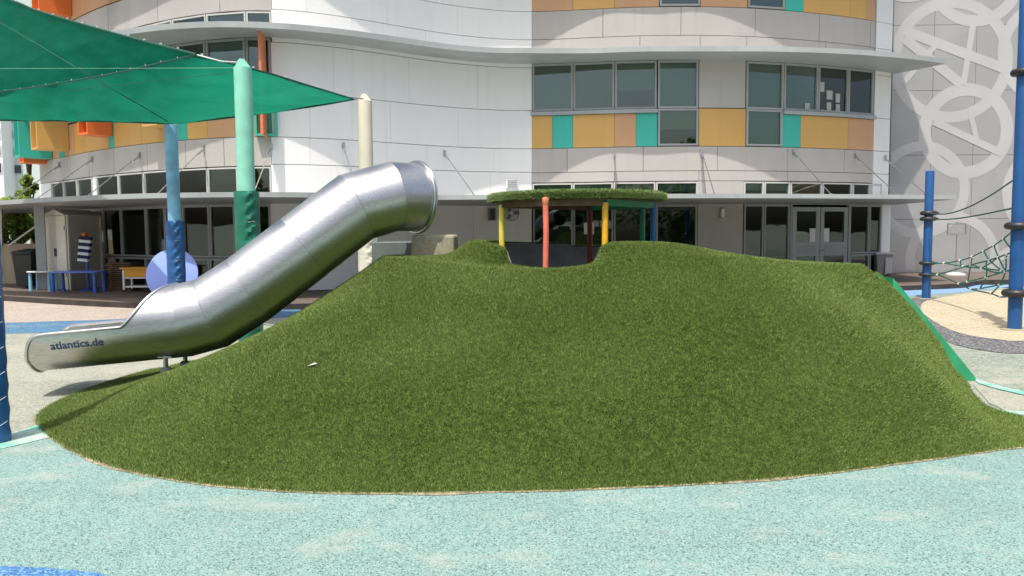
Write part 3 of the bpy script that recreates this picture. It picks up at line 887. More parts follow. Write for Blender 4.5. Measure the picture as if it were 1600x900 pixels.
# a flat tongue of turf runs out on the ground at the front right
RF = RB.copy()
RF[(ANG >= -44) & (ANG <= -32)] = (4.05, 4.3, 4.35)
RF[ANG == -29] = 3.62
TF = smooth_tab(RF)
def h_polar(r, ph):
    """turf height at radius r, angle ph (degrees) from the pit's centre; arrays"""
    rb, rp, hh, pw = (np.interp(ph, *t) for t in (TB, TP, TH, TW))
    t = np.clip((rb - r) / (rb - rp), 0, 1)
    s = t ** pw
    kf = 0.45 * np.clip((1.55 - pw) / 0.45, 0, 1)
    s = (1 - kf) * s + kf * (1 - (1 - s) ** 1.9) * np.clip(t * 4, 0, 1)
    s = np.minimum(s, 1)
    # rounded shoulder at the top
    z = hh * s
    # lip round the pit, open as a notch to the front left
    d = np.abs((ph + 110 + 180) % 360 - 180)
    open_ = 1 / (1 + np.exp((d - 27) / 0.95))
    right = np.clip((ph + 95) / 60, 0, 1) * (ph < 90)
    lipw = 0.17 + 0.37 * right
    lip = (0.15 - 0.03 * right) * np.exp(-np.maximum(0, (r - PR - 0.10) / lipw) ** 2)
    z = z + lip * (1 - open_)
    z = z + 0.012 * np.sin(3.1 * r + ph * 0.07) * np.clip(t * 3, 0, 1) * np.clip((r - 1.2), 0, 1)
    return z
CHY0, CHY1 = 7.64, 8.02
CHX0, CHX1, CHZ0 = 3.70, 4.54, 1.00
def chute_line(x): return np.clip(CHZ0 * (CHX1 - x) / (CHX1 - CHX0), 0.0, CHZ0)
def chute_cut(x, y, z):
    k = (x > 3.4) & (y > CHY0 - 0.03) & (y < CHY1 + 0.6)
    return np.where(k, np.minimum(z, chute_line(x) - 0.01), z)
def mound_xy(x, y):
    dx, dy = x - CX, y - CY
    r = np.hypot(dx, dy); ph = np.degrees(np.arctan2(dy, dx))
    return r, ph
def hxy(x, y):
    x, y = np.asarray(x, float), np.asarray(y, float)
    return chute_cut(x, y, h_polar(*mound_xy(x, y)))

mound = thing('turf_mound', (CX, CY, 0), 'large green artificial turf mound with a round pit at its top', 'mound')
NA, NR = 360, 70
vs, fs = [], []
angs = np.linspace(-180, 180, NA, endpoint=False)
for i in range(NR + 1):
    u = (i / NR) ** 1.15
    rb = np.interp(angs, *TF)
    r = PR + (rb - PR) * u
    z = chute_cut(CX + r * np.cos(np.radians(angs)), CY + r * np.sin(np.radians(angs)), h_polar(r, angs))
    if i == NR: z = z * 0 - 0.01
    for a, rr, zz in zip(angs, r, z):
        vs.append((CX + rr * math.cos(R(a)), CY + rr * math.sin(R(a)), float(zz) + (0.012 if i < NR else 0)))
for i in range(NR):
    for j in range(NA):
        a, b = i * NA + j, i * NA + (j + 1) % NA
        fs.append((a, a + NA, b + NA, b))
m = MB(); m.add(vs, fs)
m.build('turf_sheet', 'turfbase', mound, smooth=80)
# concrete lining of the pit
prof_n = 96
vs, fs = [], []
for j in range(prof_n):
    a = -180 + 360 * j / prof_n
    zt = float(h_polar(np.array([PR + 0.002]), np.array([float(a)]))[0])
    c, s_ = math.cos(R(a)), math.sin(R(a))
    for rr, zz in ((PR - 0.018, 0.3), (PR - 0.018, zt - 0.004), (PR + 0.005, zt - 0.002), (PR + 0.005, 0.0)):
        vs.append((CX + rr * c, CY + rr * s_, zz))
for j in range(prof_n):
    k, q = 4 * j, 4 * ((j + 1) % prof_n)
    for i in range(3): fs.append((k + i, k + i + 1, q + i + 1, q + i))
fl = [4 * j for j in range(prof_n)]
fs.append(tuple(reversed(fl)))
m = MB(); m.add(vs, fs)
recalc(m.build('pit_lining', 'concrete', mound, smooth=40))

def blades(name, P, N, mat, parent, length=0.0225, width=0.0038, lean=0.58, tipshare=0.25, nap=None):
    """one mesh of turf blades: a slim leaning blade per root point"""
    n = len(P)
    rx = rng.normal(size=(n, 3))
    side = np.cross(N, rx); side /= np.linalg.norm(side, axis=1)[:, None] + 1e-9
    ln = rng.normal(size=(n, 3)); ln -= (ln * N).sum(1)[:, None] * N
    ln /= np.linalg.norm(ln, axis=1)[:, None] + 1e-9
    if nap is not None: ln = ln + nap
    L = length * rng.uniform(0.6, 1.25, n)[:, None]
    le = lean * rng.uniform(0.25, 1.2, n)[:, None]
    W = width * rng.uniform(0.7, 1.3, n)[:, None] * side
    V = np.empty((n, 3, 3))
    V[:, 0] = P - W / 2
    V[:, 1] = P + W / 2
    V[:, 2] = P + (N * 0.95 + ln * le) * L
    F = np.arange(n * 3)
    me = bpy.data.meshes.new(name)
    me.vertices.add(n * 3); me.vertices.foreach_set('co', V.reshape(-1))
    nf = n
    me.loops.add(nf * 3); me.loops.foreach_set('vertex_index', F.astype(np.int32))
    me.polygons.add(nf); me.polygons.foreach_set('loop_start', np.arange(0, nf * 3, 3, dtype=np.int32))
    at = me.attributes.new('shade', 'FLOAT', 'POINT')
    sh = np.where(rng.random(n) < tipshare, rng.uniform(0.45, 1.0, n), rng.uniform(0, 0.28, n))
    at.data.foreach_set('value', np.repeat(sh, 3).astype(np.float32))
    me.materials.append(M[mat])
    me.update(); me.validate()
    o = link(name, me, parent)
    return struct(o, 'stuff')
def sample_mound(n, test):
    x = rng.uniform(CX - 5, CX + 4.4, n); y = rng.uniform(CY - 3.75, CY + 4.2, n)
    k = test(x, y); x, y = x[k], y[k]
    r, ph = mound_xy(x, y)
    ok = (r > PR + 0.004) & (r < np.interp(ph, *TF) - 0.004 + rng.normal(0, 0.012, len(r)))
    # bare strip where the chute runs
    ok &= ~((x > 3.45) & (y > CHY0 - 0.01) & (y < CHY1 + 0.03))
    x, y = x[ok], y[ok]
    z = hxy(x, y); e = 0.02
    N = np.stack([-(hxy(x + e, y) - z) / e, -(hxy(x, y + e) - z) / e, np.ones_like(z)], 1)
    N = np.clip(N, -3, 3)
    N /= np.linalg.norm(N, axis=1)[:, None]
    return np.stack([x, y, z + 0.008], 1), N
P1, N1 = sample_mound(3000000, lambda x, y: (y < 8.6))
P2, N2 = sample_mound(120000, lambda x, y: (y >= 8.6))
PA, NB_ = np.concatenate([P1, P2]), np.concatenate([N1, N2])
# rolls of turf laid side by side, each with its own nap, and trodden patches
roll = np.floor((PA[:, 0] + 0.15 * PA[:, 1] + 3.1) / 1.95)
nap = np.stack([0.16 * np.sin(roll * 2.3), 0.2 * np.cos(roll * 1.7), np.zeros(len(roll))], 1)
tread = np.sin(PA[:, 0] * 2.1 + 1.3 * np.sin(PA[:, 1] * 1.7)) * np.sin(PA[:, 1] * 2.6 + 0.8 * np.sin(PA[:, 0] * 1.3))
nap = nap + np.stack([0.35 * tread, 0.35 * np.abs(tread), -0.2 * np.abs(tread)], 1)
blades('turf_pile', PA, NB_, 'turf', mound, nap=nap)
# dusty line where the turf meets the paving
vs, fs = [], []
aa = np.arange(-180, -32, 1.0)
for a in aa:
    rb = float(np.interp(a, *TF))
    w1 = 0.004 + random.uniform(0, 0.012) + 0.03 * max(0, math.sin(a * 0.31) * math.sin(a * 0.083 + 1)) ** 2
    for rr in (rb - 0.05, rb + w1):
        vs.append((CX + rr * math.cos(R(a)), CY + rr * math.sin(R(a)), 0.0075))
for i in range(len(aa) - 1): fs.append((2 * i, 2 * i + 1, 2 * i + 3, 2 * i + 2))
m = MB(); m.add(vs, fs); m.build('edging', 'dirt', mound, smooth=0)

for px, py, lab in ((488, 576, 'small torn pale paper scrap lying on the turf slope left of centre'),):
    d_ = ray(px, py); t_ = 5.0
    for _ in range(60):
        p = CAM + d_ * t_
        t_ += 0.25 * (p.z - float(hxy(p.x, p.y)))
    p = CAM + d_ * t_
    k = 0.035
    m = MB(); m.add([(p.x - k, p.y, p.z + .02), (p.x - k * .2, p.y - .02, p.z + .028), (p.x + k, p.y + .01, p.z + .034), (p.x + k * .3, p.y + .03, p.z + .04), (p.x - k * .5, p.y + .028, p.z + .026)], [(0, 1, 2, 3, 4)])
    sc_o = m.build('paper_scrap', 'papergrey', smooth=0)
    md = sc_o.modifiers.new('thickness', 'SOLIDIFY'); md.thickness = 0.001
    tag(sc_o, lab, 'litter')

# green chute down the mound's right flank: bed, tall far board, low near board
xs_ = np.linspace(CHX0, CHX1, 14)
zc = chute_line(xs_) + 0.015
chute = thing('chute', (4.0, 7.82, 0), 'straight green board chute down the right flank of the turf mound', 'slide')
def board(y0, y1, zlo, zhi, name, mat, par):
    vs, fs = [], []
    for x_, z_ in zip(xs_, zc):
        zl = max(-0.01, z_ + zlo)
        zh = z_ + zhi * (0.15 + 0.85 * min(1, (x_ - CHX0) / 0.25))
        vs += [(x_, y0, zl), (x_, y0, zh), (x_, y1, zh), (x_, y1, zl)]
    n = len(xs_) - 1
    for i in range(n):
        k = 4 * i
        for j in range(4): fs.append((k + j, k + (j + 1) % 4, k + 4 + (j + 1) % 4, k + 4 + j))
    fs += [(3, 2, 1, 0), tuple(4 * n + j for j in range(4))]
    m = MB(); m.add(vs, fs)
    return recalc(m.build(name, mat, par, smooth=40))
board(CHY0, 7.96, -0.45, 0.016, 'bed', 'chute', chute)
board(7.962, 8.02, -0.45, 0.13, 'side_board', 'chute', chute)
xt = rng.uniform(CHX0, CHX1, 5000)
zt = np.interp(xt, xs_, zc) + 0.128 * (0.15 + 0.85 * np.clip((xt - CHX0) / 0.25, 0, 1)) - 0.003
Pt = np.stack([xt, rng.uniform(8.0, 8.05, 5000), zt], 1)
blades('turf_trim', Pt, np.tile(np.array([[0.5, 0.1, 0.86]]), (5000, 1)), 'turf', chute, 0.04)

# ------------------------------------------------------------------ round turf-roofed shelter over the pit
shel = thing('turf_roof_shelter', (CX, CY, 0.3), 'round turf roofed shelter on coloured posts over the mound pit', 'shelter')
RZ = 1.79
RR = 0.888
m = MB().lathe((CX, CY, RZ), [(RR - 0.03, 0.0), (RR - 0.005, 0.01), (RR, 0.035), (RR - 0.01, 0.060), (RR - 0.04, 0.072), (0.4, 0.076), (0.02, 0.077)], 72)
roof = m.build('roof', 'turfbase', shel)
n = 90000
th_ = rng.uniform(0, 2 * math.pi, n)
top = rng.random(n) < 0.55
rr_ = np.where(top, np.sqrt(rng.uniform(0, 1, n)) * (RR - 0.03), RR - 0.004)
zz_ = np.where(top, RZ + 0.075 - 0.006 * (rr_ / RR) ** 2, RZ + rng.uniform(0.002, 0.064, n))
Nn = np.stack([np.cos(th_) * np.where(top, 0.15, 1), np.sin(th_) * np.where(top, 0.15, 1), np.where(top, 1, 0.1)], 1)
Nn /= np.linalg.norm(Nn, axis=1)[:, None]
blades('turf_pile', np.stack([CX + np.cos(th_) * rr_, CY + np.sin(th_) * rr_, zz_], 1), Nn, 'turfroof', roof, 0.024, 0.0045)
posts = ((-0.755, -0.30, 'postyellow', 0.028, 1.0), (-0.35, -0.80, 'postred', 0.026, 1.13), (0.20, -0.78, 'postamber', 0.029, 1.0), (0.74, 0.40, 'postgreen', 0.028, 0.9), (0.80, 0.10, 'postblue', 0.028, 0.9), (0.21, 0.74, 'postdark', 0.03, 0.3))
posts = [(a, b, c, d, 0.28) for a, b, c, d, e in posts]
pv_ = []
for a, b, c, d, z0 in posts:
    p = Vector((CX + a, CY + b, 0)); pv_.append(p)
    zt = RZ - 0.035 if c != 'postred' else RZ - 0.01
    y_off = -0.06 if c == 'postred' else 0
    pts = [(p.x + random.uniform(-.004, .004), p.y + y_off + random.uniform(-.004, .004), z) for z in np.linspace(z0, zt, 6)]
    pts[0] = (pts[1][0], pts[1][1], z0)
    MB().tube(pts, d, 14).build('post', c, shel)
p = pv_[1] + Vector((0, -0.06, RZ - 0.022))
MB().lathe(p, [(0.026, -0.03), (0.031, -0.01), (0.031, 0.02), (0.024, 0.035)], 14).build('post_cap', 'coral', shel)
order = [0, 1, 2, 4, 3, 5]
bm_ = ['wood', 'wood', 'postgreen', 'postblue', 'postgreen', 'wood']
for k in range(6):
    a, b = pv_[order[k]], pv_[order[(k + 1) % 6]]
    c = (a + b) / 2; t = b - a
    MB().box((c.x, c.y, RZ - 0.035 - 0.0005 * k), (t.length - 0.02, 0.03, 0.06), math.atan2(t.y, t.x)).build('ring_beam', bm_[k], shel, smooth=0)
MB().lathe((CX, CY, RZ - 0.006), [(RR - 0.06, 0), (RR - 0.055, 0.004)], 48).build('ceiling', 'wood', shel)

# ------------------------------------------------------------------ steel tube slide
slide = thing('tube_slide', (-3.5, 8.0, 0), 'shiny stainless steel tube slide curving down the left of the mound', 'slide')
SR = 0.354
AX = [aty(60, 521, 7.38), aty(290, 500, 7.56), aty(331, 489, 7.6), aty(390, 451, 7.68), aty(474, 387, 7.82), aty(556, 324, 8.0), aty(612, 307.5, 8.14)]
AX.append(AX[-1] + Vector((0.77, 0.63, 0.0)) * 0.29)
def frame_at(i, pts):
    a = pts[max(i - 1, 0)]; b = pts[min(i + 1, len(pts) - 1)]
    t = ((pts[i] - a).normalized() if i > 0 else Vector()) + ((b - pts[i]).normalized() if i < len(pts) - 1 else Vector())
    t.normalize()
    side = t.cross(Vector((0, 0, 1))).normalized()     # towards the camera side
    up = side.cross(t).normalized()
    return t, side, up
NT = 64
def tube_section(pts_idx, extra):
    vs, fs = [], []
    for i in pts_idx:
        t, sd, up = frame_at(i, AX)
        sect = 1.0
        if 0 < i < len(AX) - 1:
            d1 = (AX[i] - AX[i - 1]).normalized()
            sect = 1 / max(0.8, d1.dot(t))
        for k in range(NT):
            a = 2 * math.pi * k / NT
            # mitred ellipse: stretch in the bend plane
            bend = ((AX[min(i + 1, len(AX) - 1)] - AX[i]).normalized() - (AX[i] - AX[max(i - 1, 0)]).normalized()) if 0 < i < len(AX) - 1 else Vector()
            off = sd * math.cos(a) + up * math.sin(a)
            if bend.length > 1e-4:
                bn = bend.normalized()
                off = off + bn * off.dot(bn) * (sect - 1)
            vs.append(tuple(AX[i] + off * SR))
    inner = []
    for q, i in enumerate(pts_idx):
        inner += [tuple(AX[i] + (Vector(v) - AX[i]) * ((SR - 0.006) / SR)) for v in vs[q * NT:(q + 1) * NT]]
    vs = vs + inner
    for k in range(NT):
        k2 = (k + 1) % NT
        fs.append((k, k + NT, k2 + NT, k2))
        fs.append((k + 2 * NT, k2 + 2 * NT, k2 + 3 * NT, k + 3 * NT))
        fs.append((k, k2, k2 + 2 * NT, k + 2 * NT))
        fs.append((k + NT, k + 3 * NT, k2 + 3 * NT, k2 + NT))
    m = MB(); m.add(vs, fs)
    return m
def solid(o, th):
    md = o.modifiers.new('shell', 'SOLIDIFY'); md.thickness = th; md.offset = -1
    return o
# each rolled section between two welded seams is its own part
for i in range(1, len(AX) - 1):
    tube_section([i, i + 1], 0).build('tube_section', 'steel', slide, smooth=50)
def ring_path(i, r, n=64):
    t, sd, up = frame_at(i, AX)
    return [AX[i] + (sd * math.cos(2 * math.pi * k / n) + up * math.sin(2 * math.pi * k / n)) * r for k in range(n)]
for i in range(2, len(AX) - 1):
    t, sd, up = frame_at(i, AX)
    MB().tube(ring_path(i, SR + 0.001), 0.0026, 6, closed=True).build('weld_seam', 'weld', slide)
MB().tube(ring_path(len(AX) - 1, SR + 0.014), 0.016, 10, closed=True).build('flange', 'steelrim', slide)
t, sd, up = frame_at(len(AX) - 1, AX)
MB().tube([p + t * 0.02 for p in ring_path(len(AX) - 1, SR + 0.022)], 0.008, 8, closed=True).build('flange_rim', 'steelrim', slide)
# open trough: half pipe whose sides climb into the tube
A0, A2 = AX[0], AX[1]
ttr = (A2 - A0); LT = ttr.length; ttr.normalize()
sdt = ttr.cross(Vector((0, 0, 1))).normalized(); upt = sdt.cross(ttr).normalized()
def half_angle(u):
    """half opening angle of the wall from the bottom at distance u from the mouth"""
    a = 55 + 38 * (1 - math.exp(-(u / 0.05) ** 1.2)) if u < 0.3 else 93.0
    lip = 0.86
    if u > lip:
        q = min(1, (u - lip) / 0.45)
        q = q * q * (3 - 2 * q) * 0.45 + q * 0.55
        a = 93 + 86.9 * q
    return a
us = np.concatenate([np.linspace(0, 0.16, 12), np.linspace(0.2, 0.83, 12), np.linspace(0.86, 1.31, 26), np.linspace(1.33, LT, 3)])
NK = 44
vs, fs = [], []
edge_n, edge_f = [], []
for u in us:
    ha = half_angle(u)
    c = A0 + ttr * u
    for k in range(NK + 1):
        a = R(-ha + 2 * ha * k / NK)
        vs.append(tuple(c + (sdt * math.sin(a) - upt * math.cos(a)) * SR))
    if ha < 179.5:
        edge_n.append(Vector(vs[-1])); edge_f.append(Vector(vs[-1 - NK]))
K = NK + 1
for i in range(len(us) - 1):
    for k in range(NK):
        fs.append((i * K + k, i * K + k + 1, (i + 1) * K + k + 1, (i + 1) * K + k))
tm = frame_at(1, AX)[0]
for k in range(K):      # the last ring follows the mitre of the first welded joint
    p = Vector(vs[-K + k])
    vs[-K + k] = tuple(p + ttr * ((A2 - p).dot(tm) / ttr.dot(tm)))
lipfront = [Vector(v) for v in vs[:K]]
NV = len(vs)
inner = []
for i, u in enumerate(us):
    c = A0 + ttr * u
    inner += [tuple(c + (Vector(v) - c) * ((SR - 0.006) / SR)) for v in vs[i * K:(i + 1) * K]]
vs = vs + inner
fs = fs + [tuple(x + NV for x in reversed(f)) for f in fs]
for i in range(len(us) - 1):
    for k in (0, NK):
        fs.append((i * K + k, (i + 1) * K + k, (i + 1) * K + k + NV, i * K + k + NV))
for i in (0, len(us) - 1):
    for k in range(NK):
        fs.append((i * K + k, i * K + k + 1, i * K + k + 1 + NV, i * K + k + NV))
m = MB(); m.add(vs, fs)
trough = m.build('trough', 'steel', slide, smooth=50)
rim = edge_f[::-1] + lipfront + edge_n
cl = [rim[0]]
for p in rim[1:]:
    if (p - cl[-1]).length > 0.012: cl.append(p)
MB().tube(cl, 0.016, 8).build('rolled_rim', 'steelrim', trough)
# lettering on the camera side of the trough
fc = bpy.data.curves.new('lettering', 'FONT')
fc.body = 'atlantics.de'
fc.size = 1.0
fc.offset = 0.022
fc.resolution_u = 3
fo = bpy.data.objects.new('lettering_source', fc)
COL.objects.link(fo)
bpy.context.view_layer.update()
me = bpy.data.meshes.new_from_object(fo.evaluated_get(bpy.context.evaluated_depsgraph_get()))
bpy.data.objects.remove(fo)
co = np.empty(len(me.vertices) * 3); me.vertices.foreach_get('co', co); co = co.reshape(-1, 3)
wd = co[:, 0].max() - co[:, 0].min()
u0, u1 = 0.235, 0.69
scl = (u1 - u0) / wd
co[:, 0] -= co[:, 0].min()
new = []
for x_, y_, z_ in co:
    u = u0 + x_ * scl
    a = R(68.5) + (y_ * scl * 1.02) / SR
    p = A0 + ttr * u + (sdt * math.sin(a) - upt * math.cos(a)) * (SR + 0.003)
    new.append(p)
me.vertices.foreach_set('co', np.array([tuple(p) for p in new]).reshape(-1))
me.materials.clear(); me.materials.append(M['letter']); me.update()
o = link('lettering', me, trough)
# support legs, clamp plate and base plates
lp = A0 + ttr * 1.18
for s, dx, top in ((1, 0.0, 0.02), (-0.1, 0.13, 0.0)):
    base = lp + sdt * 0.16 * s + ttr * dx
    zb = base.z - SR * math.cos(math.asin(0.16 / SR)) + 0.01
    g = max(0.0, float(hxy(base.x, base.y)))
    leg = MB().tube([(base.x, base.y, g - 0.02), (base.x, base.y, zb)], 0.022, 10).build('leg', 'galv', slide)
    MB().lathe((base.x, base.y, g + 0.02), [(0.05, 0), (0.05, 0.035), (0.028, 0.05)], 14).build('foot_sleeve', 'fan', leg)
    MB().box((base.x, base.y, zb - 0.012), (0.13, 0.05, 0.014)).build('clamp_plate', 'galv', leg, smooth=0)

# step block and rendered base at the slide's entrance
pb = aty(680, 392, 8.45)
blk = recalc(MB().prism([(pb.x - 0.25, 8.18), (pb.x + 0.225, 8.18), (pb.x + 0.235, 8.62), (pb.x - 0.25, 8.62)], 1.0, 1.465).build('step_block', 'block', smooth=0))
bevel(blk, 0.03, 3)
for v in blk.data.vertices:
    if v.co.z > 1.4 and v.co.x < pb.x: v.co.x += 0.035
tag(blk, 'low sandy concrete block beside the tube slide entrance', 'block')
bs = MB().box((-1.19, 9.25, 0.68), (0.74, 0.9, 1.40)).build('platform_base', 'platform', smooth=0)
tag(bs, 'dark grey green rendered base under the top of the steel slide', 'platform')

# ------------------------------------------------------------------ shade sails and their poles
def shade_pole(px, d, py_top, r, mat, pad, pad_top, label, base_z=0.0, padr=1.42, wrinkle=0.017, seams=True, ear=True):
    tp = aty(px, py_top, d)
    t = thing('shade_pole', (tp.x, d, base_z), label, 'pole', 'shade sail poles')
    MB().tube([(tp.x, d, base_z), (tp.x, d, tp.z)], r, 24).build('post', mat, t)
    if ear:
        MB().extrude([(tp.x - r * 0.9, d - 0.008, tp.z - 0.002), (tp.x + r * 0.95, d - 0.008, tp.z - 0.002), (tp.x + r * 0.2, d - 0.008, tp.z + r * 1.0), (tp.x - r * 0.3, d - 0.008, tp.z + r * 1.05), (tp.x - r * 0.6, d - 0.008, tp.z + r * 0.7)], (0, 0.016, 0)).build('cleat', mat, t, smooth=0)
    if pad:
        zt = aty(px, pad_top, d).z
        n, kk = 40, 60
        vs, fs = [], []
        for i in range(kk + 1):
            z = base_z + 0.0 + (zt - base_z) * i / kk
            for j in range(n):
                a = 2 * math.pi * j / n
                # creases gather along the laced seam that faces the camera's right
                g = math.exp(-((((a - R(-55)) + math.pi) % (2 * math.pi) - math.pi) / 0.45) ** 2)
                wv = wrinkle * g * (math.sin(z * 38 + 2.5 * math.sin(a * 3)) + 0.6 * math.sin(z * 71 + a * 5))
                seam = -0.006 if seams and (i % 12 == 0) else 0
                rr = r * padr + wv + seam
                vs.append((tp.x + rr * math.cos(a), d + rr * math.sin(a), z))
        for i in range(kk):
            for j in range(n):
                a, b = i * n + j, i * n + (j + 1) % n
                fs.append((a, b, b + n, a + n))
        fs.append(tuple(kk * n + j for j in range(n)))
        fs.append(tuple(reversed(range(n))))
        m = MB(); m.add(vs, fs)
        p = m.build('padding', pad, t, smooth=50)
        for i in range(1, 5):
            z = base_z + (zt - base_z) * i / 5
            MB().tube([(tp.x + (r * padr + 0.006) * math.cos(R(-70 + q * 10)), d + (r * padr + 0.006) * math.sin(R(-70 + q * 10)), z + 0.006 * math.sin(q * 1.7 + i)) for q in range(4)], 0.003, 5).build('lace', 'whitecloth', p)
    return t, Vector((tp.x, d, tp.z))
_, T_green = shade_pole(379, 10.75, 106, 0.117, 'polegreen', 'padgreen', 299, 'mint green pole with wrinkled dark green padding behind the steel slide')
_, T_cream = shade_pole(570, 13.2, 158, 0.117, 'polecream', 'padcream', 372, 'cream pole at the right tip of the green shade sail')
_, T_blue = shade_pole(267, 13.9, 195, 0.108, 'poleblue', 'padblue', 345, 'faded blue pole with blue padding in front of the round table top', ear=True)
# near pole, mostly outside the frame at the left
nb = atz(-8, 691, 0)
pn = thing('shade_pole', (nb.x, nb.y, 0), 'dark blue padded pole cut off by the left photo edge', 'pole', 'shade sail poles')
MB().tube([(nb.x, nb.y, 0), (nb.x, nb.y, 3.6)], 0.07, 20).build('post', 'poleblue', pn)
m = MB()
m.tube([(nb.x + 0.003 * math.sin(k * 2.1), nb.y, 0.001 + 1.75 * k / 30) for k in range(31)], [0.1 + 0.004 * math.sin(k * 1.9) for k in range(31)], 24)
pd = m.build('padding', 'padblue', pn, smooth=50)
for k in range(9):
    MB().tube([(nb.x + 0.106 * math.cos(R(-60 + q * 14)), nb.y + 0.106 * math.sin(R(-60 + q * 14)), 0.12 + k * 0.18 + 0.01 * q) for q in range(5)], 0.002, 5).build('lace', 'whitecloth', pd)

def sail_surface(name, top, bot, sag, parent, nu=60, nv=24):
    """ruled cloth between two edge curves [(px,py,depth)], both starting at the same tip"""
    T_ = [np.array(aty(*p)) for p in top]; B_ = [np.array(aty(*p)) for p in bot]
    def dense(P):
        Q = np.array(spline(P, 12)); s = np.concatenate([[0], np.cumsum(np.linalg.norm(np.diff(Q, axis=0), axis=1))]); s /= s[-1]
        u = np.linspace(0, 1, nu)
        return np.stack([np.interp(u, s, Q[:, k]) for k in range(3)], 1)
    Td, Bd = dense(T_), dense(B_)
    vs, fs = [], []
    for i in range(nu):
        for j in range(nv + 1):
            v = j / nv
            p = Td[i] * (1 - v) + Bd[i] * v
            wdt = np.linalg.norm(Td[i] - Bd[i])
            p = p + np.array([0, 0, -sag * wdt * 4 * v * (1 - v)])
            p[2] += 0.018 * math.sin(i * 0.9 + j * 0.5) * min(1, wdt)
            vs.append(tuple(p))
    K_ = nv + 1
    for i in range(nu - 1):
        for j in range(nv):
            fs.append((i * K_ + j, i * K_ + j + 1, (i + 1) * K_ + j + 1, (i + 1) * K_ + j))
    m = MB(); m.add(vs, fs)
    cloth = m.build('cloth', 'sail', parent, smooth=80)
    for E in (Td, Bd):
        MB().tube([tuple(p) for p in E], 0.016, 6).build('hem', 'sailhem', cloth)
        for i in range(3, nu - 1, 3):
            p = E[i]
            MB().torus((p[0], p[1], p[2] + 0.018), 0.013, 0.005, Matrix.Rotation(R(90), 3, 'X'), 8, 5).build('lacing_eyelet', 'whitecloth', cloth)
    return Td, Bd
fs_ = thing('shade_sail', (-5, 13, 0), 'wide green shade sail stretched between the mint, blue and cream poles', 'shade sail', 'green shade sails')
top = [(553, 155, 13.1), (480, 133, 12.3), (430, 117.5, 11.5), (376, 103, 10.85), (306, 86, 10.95), (278, 89, 11.35), (230, 99, 12.1), (167, 113, 13.1), (97, 125, 14.1), (17, 137, 15.3), (-250, 160, 17.2)]
bot = [(553, 155, 13.1), (490, 166, 13.25), (410, 177, 13.4), (330, 187, 13.6), (265, 192.5, 13.75), (190, 190.5, 14.6), (100, 189, 15.8), (0, 188, 17.0), (-250, 186, 18.6)]
sail_surface('shade_sail', top, bot, 0.015, fs_)
MB().tube([tuple(aty(555, 155, 13.1)), tuple(T_cream + Vector((-0.03, 0, 0.05)))], 0.012, 6).build('tip_shackle', 'galv', fs_)
MB().tube([tuple(aty(0, 35, 13.3)), tuple(aty(60, 70, 12.7)), tuple(aty(120, 106, 12.3)), tuple(aty(180, 142, 12.5)), tuple(aty(222, 166, 12.95)), tuple(aty(262, 190, 13.6))], 0.008, 5).build('seam_cable', 'sailhem', fs_)
ns_ = thing('shade_sail', (-6, 10, 0), 'overlapping nearer green shade sail at the top left corner', 'shade sail', 'green shade sails')
top = [(306, 85, 10.75), (200, 57.5, 11.9), (111, 32.5, 12.9), (50, 13.5, 13.6), (17, 0, 14.0), (-150, -58, 15.6)]
bot = [(306, 85, 10.75), (278, 92, 11.1), (230, 103, 11.75), (167, 117, 12.7), (97, 129, 13.6), (17, 141, 14.8), (-150, 158, 16.4)]
sail_surface('shade_sail', top, bot, 0.01, ns_)
MB().tube([tuple(aty(308, 86, 10.75)), tuple(aty(345, 96, 10.75)), tuple(T_green + Vector((-0.06, 0, 0.07)))], 0.01, 6).build('tip_cable', 'galv', ns_)
MB().tube([tuple(aty(-60, 107.5, 10.6)), tuple(aty(370, 106, 10.68))], 0.0015, 5).build('guy_cable', 'polegreen', ns_)
MB().tube([tuple(aty(364, 111, 10.7)), tuple(aty(348, 115, 10.72)), tuple(aty(100, 142, 11.2))], 0.0035, 5).build('guy_cable', 'sailhem', ns_)

# ------------------------------------------------------------------ things on the left of the deck
def leg_cone(m, x, y, z0, z1, r0, r1, n=14): return m.lathe((x, y, 0), [(r0, z0), (r0 * 0.98, z0 + 0.02), (r1, z1)], n)
# white stool-height table with pale blue legs, and the larger blue table beside it
def kids_table(name, px0, px1, py_leg, top_mat, leg_mat, label, hgt, depth, group, shape='round', dy=0):
    a = atz(px0, py_leg, DZ); b = atz(px1, py_leg, DZ)
    y = a.y + depth / 2
    wv = (b.x - a.x)
    c = Vector(((a.x + b.x) / 2, y, DZ))
    t = thing(name, c, label, 'table', group)
    pts = []
    N = 40
    for k in range(N):
        an = 2 * math.pi * k / N
        e = 0.55
        pts.append((c.x + wv / 2 * math.copysign(abs(math.cos(an)) ** e, math.cos(an)), y + depth / 2 * math.copysign(abs(math.sin(an)) ** e, math.sin(an))))
    tp = recalc(MB().prism(pts, DZ + hgt - 0.035, DZ + hgt).build('table_top', top_mat, t, smooth=30))
    bevel(tp, 0.012, 2)
    for sx in (-1, 1):
        for sy in (-1, 1):
            m = MB()
            x_, y_ = c.x + sx * (wv / 2 - 0.1), y + sy * (depth / 2 - 0.1)
            leg_cone(m, x_, y_, DZ, DZ + hgt - 0.034, 0.045, 0.035)
            m.build('leg', leg_mat, t)
    return t
kids_table('childrens_table', 38, 78, 455, 'whiteplas', 'legsky', 'small white table on pale blue legs at the left of the deck', 0.48, 0.5, 'plastic tables in front of the shed')
kids_table('childrens_table', 73, 148, 458, 'tableblue', 'legblue', 'blue plastic table with dark blue legs in front of the beige shed', 0.50, 0.62, 'plastic tables in front of the shed')
